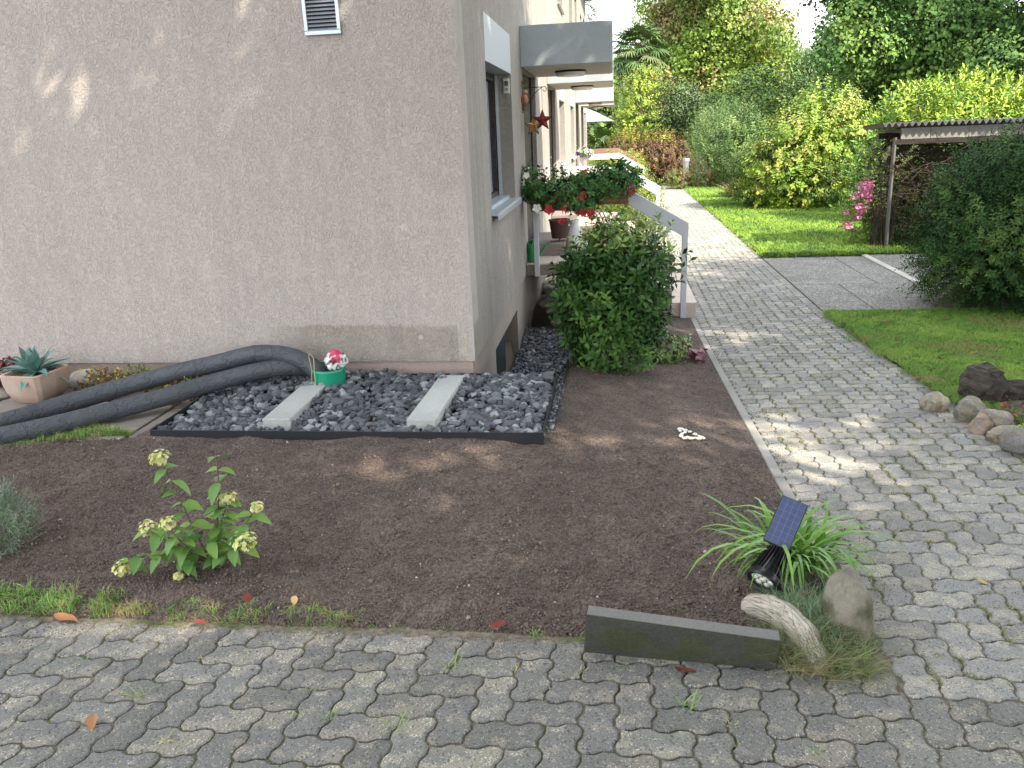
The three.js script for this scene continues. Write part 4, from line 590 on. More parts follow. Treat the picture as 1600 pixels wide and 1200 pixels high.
// grass along the edges of the bed
{
  const gA = [1, 2, 3].map((k) => clump(200 + k, { n: 8, h: 0.055, w: 0.003, spread: 0.014, lean: 0.4, curl: 0.9 })); const mG = solidLeaf(1, 1, 1, 0.6); seed(123);
  const L = [[], [], []], C = [[], [], []]; const add = (x, y, z, s, dry) => { const k = Math.floor(R() * 3); L[k].push(mat4(x, y, z, rr(-0.3, 0.3), rr(0, 6.28), rr(-0.3, 0.3), s, s * rr(0.7, 1.2))); C[k].push(vary(R() < dry ? pick([[0.3, 0.26, 0.11], [0.24, 0.19, 0.08]]) : pick([[0.15, 0.28, 0.05], [0.2, 0.34, 0.06], [0.11, 0.21, 0.045]]), 0.2)); };
  for (let i = 0; i < 260; i++) { const x = rr(-2.75, -2.02), z = -2.5 - Math.pow(R(), 1.4) * 0.13 - 0.03 * pn(x * 4, 1); if (pn(x * 3, 7) < -0.25) continue; add(x, bedY(x, z) - 0.005, z, rr(0.6, 1.25), 0.12); }
  for (let i = 0; i < 110; i++) { const x = -1.93 + rr(-0.14, 0.14) * R() * 2, z = -2.51 - R() * 0.05; add(x, bedY(x, z) - 0.005, z, rr(0.3, 0.8), 0.6); }
  for (let i = 0; i < 210; i++) { const x = rr(-1.75, -0.98), z = -2.475 - Math.pow(R(), 1.5) * 0.11; if (pn(x * 5, 3) < -0.2) continue; add(x, bedY(x, z) - 0.006, z, rr(0.35, 0.9), 0.4); }
  for (let i = 0; i < 120; i++) { const x = rr(-0.97, -0.12), z = -2.465 - R() * 0.03; if (pn(x * 4, 13) < 0.0) continue; add(x, bedY(x, z) - 0.006, z, rr(0.35, 0.95), 0.3); }
  for (let i = 0; i < 900; i++) { const x = rr(-4.1, -3.05), e = mix(-4.0, -4.3, sst(-3.9, -3.1, x)), z = e - R() * 0.26 * sst(-3.0, -3.5, x) - 0.02; add(x, -0.106, z, rr(0.45, 1.1), 0.25); }
  const o = new THREE.Group(); o.name = 'edge_grass'; o.userData = { kind: 'stuff', label: 'short tufts of grass growing along the edges of the dug bed', category: 'grass' }; scene.add(o); gA.forEach((g, k) => inst('tuft', g, mG, L[k], o, C[k]));
  // moss and tiny growth in the joints of the paving
  seed(321); const m = [], c = []; const mossG = clump(210, { n: 9, h: 0.02, w: 0.003, spread: 0.012, lean: 0.7, curl: 0.6, seg: 2 });
  for (let i = 0; i < 9000; i++) { const x = rr(0.97, 2.4), z = -2.3 - Math.pow(R(), 1.2) * 13; if (pn(x * 2.1, z * 2.1, 3) < -0.05) continue; const gx = 0.932 + Math.round((x - 0.932) / PC) * PC, gz = -30.9 + Math.round((z + 30.9) / PC) * PC; const along = R() < 0.65; m.push(mat4(along ? gx + rr(-0.006, 0.006) : x, gy(z) - 0.005, along ? z : gz + rr(-0.004, 0.004), 0, rr(0, 6), 0, rr(0.6, 1.4), rr(0.5, 1.1))); c.push(vary(pick([[0.16, 0.19, 0.045], [0.12, 0.15, 0.04], [0.22, 0.2, 0.08]]), 0.2)); }
  for (let i = 0; i < 300; i++) { const x = rr(-2.6, 1.4), z = rr(-2.45, -1.4); if (pn(x * 1.9, z * 2.5, 8) < 0.12) continue; const gx = -5 + Math.round((x + 5) / PC) * PC, gz = -2.5 + Math.round((z + 2.5) / PC) * PC; const al = R() < 0.5; m.push(mat4(al ? gx : x, gy(z) - 0.011, al ? z : gz, 0, rr(0, 6), 0, rr(0.5, 1), rr(0.4, 0.8))); c.push(vary(pick([[0.24, 0.23, 0.08], [0.15, 0.18, 0.05], [0.26, 0.19, 0.1]]), 0.2)); }
  const mo = inst('joint_moss', mossG, mG, m, scene, c); mo.userData.label = 'moss and tiny growth in the joints of the paving'; mo.userData.category = 'moss';
  // single weeds that can be picked out on the driveway
  const wl = [[-0.60, -2.27], [-0.08, -2.28], [0.05, -2.3], [0.215, -2.12], [0.3, -2.03], [-0.98, -2.1], [-0.62, -1.94], [-1.35, -1.82], [0.37, -1.95], [0.55, -1.92], [0.06, -1.74], [-1.95, -2.2], [-1.6, -2.02], [-0.33, -2.26], [-1.0, -1.98], [-0.87, -1.97], [1.04, -2.3], [0.2, -1.67], [-2.3, -1.95], [-1.52, -2.25]]; seed(17);
  const wg = [clump(220, { n: 10, h: 0.042, w: 0.004, spread: 0.012, lean: 0.9, curl: 0.7 }), clump(221, { n: 12, h: 0.03, w: 0.005, spread: 0.014, lean: 1.1, curl: 0.5 }), clump(222, { n: 9, h: 0.036, w: 0.0035, spread: 0.02, lean: 1.1, curl: 0.8 })], wm = [solidLeaf(0.18, 0.27, 0.06), solidLeaf(0.36, 0.33, 0.1), solidLeaf(0.14, 0.24, 0.05)];
  wl.forEach(([x, z], i) => { const gx = -5 + Math.round((x + 5) / PC) * PC, w = solo('weed', wg[i % 3], wm[(i * 7) % 3], 'small weed tuft growing from a joint of the driveway paving', 'weed', 'weeds in the driveway joints'); w.position.set(gx, gy(z) - 0.012, z); w.rotation.y = rr(0, 6); w.scale.setScalar(rr(0.9, 1.6)); });
}
// fallen leaves
{
  seed(44); const lf = (sd, L, W) => { const g = leafGeo(L, W, 0.35, 0.25, 7), p = g.attributes.position; for (let i = 0; i < p.count; i++) p.setY(i, p.getY(i) + 0.12 * L * Math.sin(p.getZ(i) / L * 5 + sd) + 0.25 * Math.abs(p.getX(i)) + 0.006); g.computeVertexNormals(); return g; };
  const G = [lf(1, 0.075, 0.04), lf(2, 0.055, 0.03), lf(3, 0.09, 0.036)]; const ms = { o: leafMat(0.36, 0.17, 0.08, 0.15), r: leafMat(0.2, 0.05, 0.035, 0.15), b: leafMat(0.17, 0.07, 0.045, 0.15), t: leafMat(0.5, 0.36, 0.17, 0.15) };
  const put = (x, z, g, m, y, ry, s, label) => { const l = solo('fallen_leaf', G[g], ms[m], label || 'dry brown leaf lying on the front lawn', 'leaf', label ? undefined : 'fallen leaves on the front lawn'); l.position.set(x, y + 0.004, z); l.rotation.set(rr(-0.15, 0.15), ry, rr(-0.2, 0.2)); l.scale.setScalar(s); };
  put(-2.22, -2.46, 2, 'o', gy(-2.46) + 0.01, 1.4, 1.3, 'pale orange leaf on the paving at the far left grass tufts'); put(-1.66, -1.9, 0, 'o', gy(-1.9), 0.3, 0.85, 'single orange brown leaf flat on the left of the driveway'); put(-1.5, -2.62, 0, 'r', bedY(-1.5, -2.62), 1.2, 1.0, 'dark red leaf on the soil right of the hydrangea'); put(-1.28, -2.62, 1, 't', bedY(-1.28, -2.62), 0.4, 0.9, 'small tan leaf on the soil beside the dark red one'); put(-1.62, -2.44, 1, 'r', gy(-2.44) + 0.01, 2, 1.0, 'reddish leaf in the grass edge below the hydrangea'); put(0.2, -2.3, 2, 'r', gy(-2.3), 1.5, 0.9, 'dark red leaf on the paving against the kerbstone'); put(-0.46, -2.47, 2, 'r', gy(-2.47) + 0.02, 2.4, 0.9, 'thin red brown leaf in the grass left of the kerbstone'); put(0.66, -2.72, 2, 'r', -0.08, 0.7, 1.0, 'upper red leaf caught in the grass behind the driftwood'); put(0.69, -2.64, 0, 'r', -0.06, 2.6, 1.0, 'lower red leaf caught in the grass behind the driftwood'); put(1.45, -3.0, 1, 't', gy(-3), 1, 0.9, 'pale leaf on the garden path at the right edge'); put(2.5, -9.4, 2, 'o', gy(-9.4) + 0.01, 1.2, 1.4, 'orange leaf on the concrete apron by the lawn corner'); put(2.98, -9.35, 2, 'b', gy(-9.4) + 0.01, 1.0, 1.5, 'brown curled leaf on the concrete apron at the slab joint');
  for (let i = 0; i < 26; i++) { const z = -5.3 - Math.pow(R(), 0.8) * 3.6, x = rr(2.5, 4.6); put(x, z, i % 3, pick(['o', 'r', 'b', 'r']), gy(z) + 0.045, rr(0, 6), rr(0.7, 1.3)); }
}

// ================================================================ BUSHES AND BEDS BESIDE THE STAIRS
const sprigGlossy = sprig(301, { n: 10, L: 0.074, W: 0.032, len: 0.13, up: 0.8, seg: 2 }), sprigTiny = sprig(302, { n: 12, L: 0.02, W: 0.012, len: 0.09, up: 0.5, seg: 2 }), sprigMid = sprig(303, { n: 9, L: 0.075, W: 0.04, len: 0.16, seg: 2 }), sprigLaurel = sprig(304, { n: 9, L: 0.13, W: 0.05, len: 0.2, up: 1.0, seg: 2 });
const sprigWillow = sprig(305, { n: 16, L: 0.1, W: 0.018, len: 0.4, up: 1.0, seg: 2 }), sprigFine = sprig(306, { n: 18, L: 0.045, W: 0.019, len: 0.2, up: 0.6, seg: 2 });
const mW = new THREE.MeshPhysicalMaterial({ color: col(1, 1, 1), roughness: 0.8, specularIntensity: 0.5, side: THREE.DoubleSide }), mWt = leafMat(1, 1, 1, 0.25, 0.5), mW7 = solidLeaf(1, 1, 1, 0.7), mGloss = new THREE.MeshPhysicalMaterial({ color: col(1, 1, 1), roughness: 0.5, specularIntensity: 0.45, side: THREE.DoubleSide });
{
  const o = thing('evergreen_bush', 'dense dark evergreen bush with glossy pointed leaves in front of the stairs', 'bush', [0.0, -0.27, -6.35]);
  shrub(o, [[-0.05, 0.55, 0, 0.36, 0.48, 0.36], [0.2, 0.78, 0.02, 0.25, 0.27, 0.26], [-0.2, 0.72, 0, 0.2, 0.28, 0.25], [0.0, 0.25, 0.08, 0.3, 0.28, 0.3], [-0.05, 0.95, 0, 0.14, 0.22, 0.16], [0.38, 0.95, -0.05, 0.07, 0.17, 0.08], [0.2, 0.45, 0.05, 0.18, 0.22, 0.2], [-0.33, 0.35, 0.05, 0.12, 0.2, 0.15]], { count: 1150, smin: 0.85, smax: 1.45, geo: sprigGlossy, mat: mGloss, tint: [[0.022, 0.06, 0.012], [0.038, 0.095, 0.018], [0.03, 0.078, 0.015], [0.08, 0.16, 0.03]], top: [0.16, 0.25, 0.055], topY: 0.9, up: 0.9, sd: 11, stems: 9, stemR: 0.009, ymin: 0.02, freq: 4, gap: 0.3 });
  const h = thing('coral_bells', 'low purple leaved plant in the corner between bush and path', 'coral bells', [0.72, bedY(0.72, -7.0) - 0.01, -7.0]); const rl = leafGeo(0.08, 0.085, 0.2, 0.25, 4); seed(7); const hm = [[0.1, 0.02, 0.035], [0.2, 0.035, 0.06], [0.06, 0.02, 0.025]].map((c) => solidLeaf(...c, 0.45));
  for (let i = 0; i < 42; i++) { const a = rr(0, 6.28), r = rr(0, 0.1), l = part(numbered('leaf'), rl, pick(hm), h); l.position.set(Math.cos(a) * r * 1.3, rr(0.03, 0.13), Math.sin(a) * r); l.rotation.order = 'YXZ'; l.rotation.set(rr(-0.2, 0.7), a * -1 + 1.57 + rr(-0.5, 0.5), rr(-0.4, 0.4)); l.scale.setScalar(rr(0.6, 1.1)); }
  const g = thing('geranium_plant', 'small pale green leafy plant between the evergreen bush and the purple one', 'plant', [0.46, bedY(0.46, -6.85), -6.85]); shrub(g, [[0, 0.13, 0, 0.16, 0.14, 0.12], [-0.15, 0.08, 0.1, 0.1, 0.08, 0.1]], { count: 110, geo: sprig(310, { n: 6, L: 0.05, W: 0.042, len: 0.07 }), mat: mWt, tint: [[0.2, 0.3, 0.09], [0.13, 0.23, 0.06], [0.26, 0.34, 0.13]], sd: 12, stems: 4, stemR: 0.003, ymin: 0.01 });
  const bx = (name, label, x, y, z, lobes, o2) => shrub(thing(name, label, 'bush', [x, y, z]), lobes, o2);
  bx('box_shrub', 'small leaved dark shrub between the first and second stairs', 0.3, -0.51, -12, [[0, 0.5, 0, 0.5, 0.48, 0.65], [0.25, 0.4, 0.2, 0.3, 0.4, 0.5], [-0.5, 0.45, 0, 0.35, 0.42, 0.5]], { count: 1300, geo: sprigTiny, mat: mW, tint: [[0.06, 0.11, 0.03], [0.09, 0.14, 0.045], [0.13, 0.17, 0.06]], smin: 0.9, smax: 1.5, sd: 13, ymin: 0 });
  bx('golden_shrub', 'yellow green shrub behind the second railing', 0.15, -0.51, -17.2, [[0, 0.75, 0, 0.75, 0.62, 1.2], [0.35, 0.5, 0.9, 0.4, 0.5, 0.6]], { count: 1000, geo: sprigMid, mat: mWt, tint: [[0.2, 0.27, 0.04], [0.28, 0.32, 0.05], [0.14, 0.2, 0.04]], sd: 14, ymin: 0 });
  bx('white_flowered_shrub', 'green shrub with pale flowers along the path before the second stairs', 0.62, -0.51, -15.9, [[0, 0.38, 0, 0.28, 0.38, 0.7]], { count: 420, geo: sprigMid, mat: mWt, tint: [[0.15, 0.23, 0.06], [0.2, 0.28, 0.08], [0.35, 0.36, 0.25]], smin: 0.5, smax: 0.9, sd: 15, ymin: 0 });
  bx('golden_shrub', 'bright yellow green shrub between the third and fourth railings', 0.1, -0.51, -24.8, [[0, 0.7, 0, 0.75, 0.6, 1.3], [0.4, 0.5, 1.2, 0.4, 0.45, 0.8]], { count: 800, geo: sprigMid, mat: mWt, tint: [[0.22, 0.28, 0.04], [0.3, 0.34, 0.05]], smin: 1, smax: 1.6, sd: 16, ymin: 0 });
  bx('golden_shrub', 'low lime shrub beside the foot of the third stairs', 0.7, -0.51, -20.6, [[0, 0.4, 0, 0.28, 0.4, 0.9]], { count: 420, geo: sprigMid, mat: mWt, tint: [[0.18, 0.25, 0.05], [0.25, 0.3, 0.06]], smin: 0.7, smax: 1.1, sd: 17, ymin: 0 });
}
// ---- flower boxes on the railing, with trailing red flowers
{
  const petal = leafGeo(0.036, 0.034, -0.15, 0.25, 3), a5 = []; for (let i = 0; i < 5; i++) { const g = petal.clone(); g.applyMatrix4(mat4(0, 0, 0, -0.45, i * 1.2566, 0)); a5.push(g); } const bloom = merge(a5), mRed = solidLeaf(0.5, 0.012, 0.03, 0.5), mWhite = solidLeaf(0.7, 0.68, 0.62, 0.5), mPink = solidLeaf(0.55, 0.06, 0.14, 0.5);
  const mBoxes = [std({ color: col(0.2, 0.085, 0.045), map: concTex, roughness: 0.7 }), std({ color: col(0.25, 0.12, 0.06), map: woodTex, roughness: 0.7 })];
  const fb = (x0, x1, y, z, lab, lab2, m, lobes, blooms, sd) => { const L = x1 - x0, o = thing('flower_box', lab, 'flower box', [(x0 + x1) / 2, y, z]); const s = new THREE.Shape(); s.moveTo(-0.06, 0); s.lineTo(0.06, 0); s.lineTo(0.085, 0.14); s.lineTo(0.092, 0.14); s.lineTo(0.092, 0.16); s.lineTo(-0.092, 0.16); s.lineTo(-0.092, 0.14); s.lineTo(-0.085, 0.14); s.closePath();
    part('box', boxUV(new THREE.ExtrudeGeometry(s, { depth: L, bevelEnabled: true, bevelSize: 0.004, bevelThickness: 0.004, bevelSegments: 1 }).rotateY(Math.PI / 2).translate(-L / 2, 0, 0)), mBoxes[m], o); for (let k = 1; k < 4; k++) part('ridge', box(-L / 2 - 0.002, L / 2 + 0.002, 0.03 * k, 0.03 * k + 0.008, 0.066 + 0.0054 * k, 0.073 + 0.0054 * k), mBoxes[m], o);
    part('hook', tube([[0, 0.15, -0.09], [0, 0.19, -0.11], [0, 0.17, -0.14]], 0.004, 0.004, 5), mSteel, o);
    const p = thing('mandevilla', lab2, 'flowering plant', [(x0 + x1) / 2, y + 0.14, z]); shrub(p, lobes, { count: 330, geo: sprig(sd, { n: 7, L: 0.062, W: 0.034, len: 0.09, seg: 3, up: 0.6 }), mat: mW, tint: [[0.04, 0.12, 0.03], [0.06, 0.17, 0.04], [0.035, 0.1, 0.03], [0.09, 0.2, 0.06]], sd, up: 0.4, stems: 4, stemR: 0.004, freq: 4 });
    blooms.forEach(([bx, by, bz, s, c]) => { const b = part(numbered('flower'), bloom, [mRed, mWhite, mPink][c], p); b.position.set(bx, by + 0.05, bz + 0.02); b.quaternion.setFromUnitVectors(V(0, 1, 0), V(-0.1 - bx * 0.3, 0.35, 1).normalize()); b.scale.setScalar(s * 1.45); const e = part('flower_throat', new THREE.ConeGeometry(0.008, 0.02, 6).translate(0, -0.006, 0), flat(0.55, 0.3, 0.02), b); }); };
  fb(-0.92, -0.4, 0.785, -8.97, 'left brown flower box hanging on the nearest railing by the house wall', 'left mandevilla with red and white flowers trailing over the railing', 0, [[0, 0.06, 0.05, 0.32, 0.13, 0.15], [0.25, -0.02, 0.08, 0.22, 0.12, 0.12], [-0.2, 0.12, 0, 0.14, 0.16, 0.12], [0.08, 0.2, 0, 0.08, 0.1, 0.1], [-0.28, 0.22, -0.02, 0.07, 0.14, 0.07]], [[-0.05, -0.17, 0.17, 1.15, 0], [0.12, -0.14, 0.17, 1, 0], [0.33, -0.2, 0.17, 1.1, 0], [0.31, -0.03, 0.2, 1.2, 0], [0.34, 0.2, 0.12, 1, 0], [0.08, -0.3, 0.14, 0.8, 0], [-0.18, -0.15, 0.18, 1.1, 1], [-0.29, 0.2, 0.12, 0.8, 1], [0.42, -0.26, 0.14, 0.9, 0]], 321);
  fb(-0.17, 0.15, 0.835, -8.97, 'right brown flower box at the bend of the nearest railing', 'right mandevilla with dark leaves and a pink flower at the railing bend', 1, [[-0.05, 0.08, 0.04, 0.3, 0.13, 0.14], [-0.28, 0.04, 0.06, 0.2, 0.13, 0.12], [0.14, 0.14, 0, 0.12, 0.08, 0.08], [0.0, 0.18, 0, 0.15, 0.08, 0.1]], [[0.19, -0.02, 0.1, 1.1, 2], [0.2, -0.06, 0.1, 0.9, 0], [-0.24, -0.27, 0.14, 1, 0], [-0.38, -0.25, 0.14, 1, 0]], 322);
  const pf = thing('purple_flowers', 'small bunch of purple flowers on the third railing', 'flower', [-0.78, 1.0, -22.05]); shrub(pf, [[0, 0.05, 0, 0.22, 0.1, 0.16]], { count: 90, geo: bloom, mat: mW, tint: [[0.35, 0.25, 0.6], [0.5, 0.4, 0.7], [0.2, 0.3, 0.12]], smin: 1.2, smax: 2, sd: 33, stems: 0 });
}
// ---- small things on and around the nearest landing
{
  const can = thing('watering_can', 'green plastic watering can on the landing by the door', 'watering can', [-0.955, 0.162, -9.28]); const mg = flat(0.015, 0.27, 0.09, 0.4);
  part('body', new THREE.LatheGeometry([[0, 0], [0.058, 0], [0.064, 0.02], [0.06, 0.17], [0.05, 0.2], [0.044, 0.2], [0.054, 0.16], [0, 0.02]].map((p) => new THREE.Vector2(...p)), 28), mg, can); part('spout', tube([[0.05, 0.05, 0], [0.11, 0.12, 0.01], [0.16, 0.2, 0.01], [0.2, 0.22, 0.01]], 0.017, 0.011, 10), mg, can); part('handle', tube([[0.02, 0.19, 0], [0.0, 0.26, 0], [-0.05, 0.23, 0], [-0.062, 0.1, 0]], 0.009, 0.009, 8), mg, can);
  const b = thing('wicker_basket', 'brown wicker basket hanging behind the railing under the flower box', 'basket', [-0.68, 0.46, -9.95]); b.scale.setScalar(0.85); part('body', new THREE.CylinderGeometry(0.15, 0.115, 0.26, 26, 8, true), std({ color: col(0.09, 0.045, 0.035), map: tex(128, 128, (u, v) => { const k = 0.55 + 0.45 * Math.abs(Math.sin(u * 75) * Math.sin(v * 38)); return [k, k, k]; }), roughness: 0.8, side: THREE.DoubleSide }), b); part('rim', new THREE.TorusGeometry(0.15, 0.012, 8, 26).rotateX(Math.PI / 2).translate(0, 0.13, 0), flat(0.14, 0.07, 0.05), b); part('bottom', new THREE.CircleGeometry(0.115, 20).rotateX(Math.PI / 2).translate(0, -0.129, 0), flat(0.12, 0.06, 0.04), b); part('stand', merge([tube([[0, -0.13, 0], [0, -0.32, 0]], 0.012, 0.012, 6, 1), new THREE.CylinderGeometry(0.1, 0.1, 0.012, 16).translate(0, -0.318, 0)]), flat(0.1, 0.05, 0.04), b);
  const c = thing('white_churn', 'white can leaning beside the wicker basket behind the railing', 'milk can', [-0.5, 0.17, -10.05]); c.scale.setScalar(0.85); part('body', new THREE.LatheGeometry([[0, 0], [0.1, 0], [0.115, 0.03], [0.115, 0.3], [0.07, 0.38], [0.075, 0.46], [0.07, 0.46], [0, 0.4]].map((p) => new THREE.Vector2(...p)), 28), flat(0.68, 0.68, 0.68, 0.45), c); for (const s of [-1, 1]) part('handle', new THREE.TorusGeometry(0.03, 0.007, 6, 14).translate(s * 0.12, 0.3, 0), flat(0.6, 0.6, 0.6, 0.4), c);
  const s = thing('garden_stakes', 'pale poles leaning against the steps below the flower boxes', 'poles', [-0.25, 0.16, -10.0]); for (let i = 0; i < 3; i++) part('pole', tube([[0 + i * 0.05, 0.5, -0.1], [0.12 + i * 0.05, 0.25, 0], [0.24 + i * 0.05, 0.0, 0.1]], 0.011, 0.011, 8), flat(0.5, 0.46, 0.42, 0.5), s);
  // wrought bracket, wooden bird, star lanterns
  const k = thing('wall_bracket', 'thin wrought iron bracket with scrolls on the wall edge beside the door', 'bracket', [XF, 2.0, -9.25]); const mi = flat(0.03, 0.027, 0.025, 0.6, { metalness: 0.4 }); part('back_bar', tube([[0.012, -0.17, 0], [0.012, 0.17, 0]], 0.006, 0.006, 6, 1), mi, k); part('arm', tube([[0.012, 0.09, 0], [0.12, 0.095, 0], [0.25, 0.095, 0]], 0.005, 0.005, 6), mi, k); part('strut', tube([[0.012, -0.13, 0], [0.1, -0.04, 0], [0.17, 0.05, 0], [0.24, 0.095, 0]], 0.005, 0.004, 6), mi, k);
  const scroll = (x, y, r, d) => { const p = []; for (let i = 0; i <= 14; i++) { const a = i / 14 * 5.2 * d + 1.57, q = r * (1 - i / 19); p.push([x + Math.cos(a) * q, y - r + Math.sin(a) * q + (r - q) * 0, 0]); } return tube(p, 0.0045, 0.0035, 5); }; part('scroll', scroll(0.255, 0.1, 0.032, -1), mi, k); part('scroll', scroll(0.03, 0.17, 0.022, -1), mi, k);
  const bird = thing('bird_ornament', 'small brown carved bird ornament on the wall bracket', 'ornament', [XF + 0.04, 1.97, -9.22]); part('body', rock(301, 0.038, 0.062, 0.036, 3, 0.12), flat(0.3, 0.13, 0.06, 0.6), bird); part('head', new THREE.SphereGeometry(0.027, 14, 10).translate(0.012, 0.078, 0), flat(0.38, 0.24, 0.13, 0.6), bird); part('beak', new THREE.ConeGeometry(0.008, 0.025, 8).rotateZ(-1.57).translate(0.046, 0.076, 0), flat(0.1, 0.08, 0.05), bird); part('tail', box(-0.02, 0.0, -0.12, -0.04, -0.014, 0.014, 0.004), flat(0.1, 0.06, 0.04), bird); part('wing', rock(302, 0.02, 0.05, 0.012, 2, 0.1).translate(0.005, 0, 0.034), flat(0.14, 0.07, 0.05), bird);
  const star = (x, y, z, r, c, lab, ry) => { const o = thing('star_lantern', lab, 'lantern', [x, y, z], ry); const P = [], I = []; for (let i = 0; i < 10; i++) { const a = Math.PI / 2 + i * Math.PI / 5, q = i % 2 ? r * 0.42 : r; P.push(Math.cos(a) * q, Math.sin(a) * q, 0); } P.push(0, 0, r * 0.32, 0, 0, -r * 0.32); for (let i = 0; i < 10; i++) { const j = (i + 1) % 10; I.push(i, j, 10, j, i, 11); } const g = new THREE.BufferGeometry(); g.setAttribute('position', new THREE.Float32BufferAttribute(P, 3)); g.setIndex(I); const n = g.toNonIndexed(); n.computeVertexNormals(); part('glass_star', n, c, o);
    const e = []; for (let i = 0; i < 10; i++) { const j = (i + 1) % 10; e.push(tube([V(P[i * 3], P[i * 3 + 1], 0), V(P[j * 3], P[j * 3 + 1], 0)], 0.0035, 0.0035, 4, 1)); if (i % 2 === 0) e.push(tube([V(P[i * 3], P[i * 3 + 1], 0.001), V(0, 0, r * 0.325)], 0.003, 0.003, 4, 1)); } part('leading', merge(e), flat(0.05, 0.035, 0.03, 0.5, { metalness: 0.5 }), o); part('cord', tube([[0, r, 0], [0.001, r + 0.2, 0], [0, 2.09 - y, 0]], 0.0022, 0.0022, 4), flat(0.06, 0.05, 0.05), o); };
  star(-0.895, 1.69, -9.22, 0.11, flat(0.42, 0.2, 0.05, 0.25), 'amber glass star lantern, the left and lower of the two', 0.5); star(-0.795, 1.745, -9.26, 0.115, flat(0.27, 0.025, 0.03, 0.25), 'dark red glass star lantern, the right and higher of the two', -0.2);
  const bell = thing('doorbell_panel', 'pale letter and bell panel on the wall of the second door', 'bell panel', [XF + 0.012, 1.0, -12.62]); part('plate', box(-0.01, 0.012, -0.14, 0.14, -0.09, 0.09, 0.004), flat(0.55, 0.57, 0.6, 0.4), bell); part('button', box(0.012, 0.018, 0.03, 0.08, -0.02, 0.03), flat(0.2, 0.2, 0.22), bell); part('nameplate', box(0.012, 0.016, -0.07, -0.02, -0.06, 0.06), flat(0.75, 0.75, 0.72), bell);
}
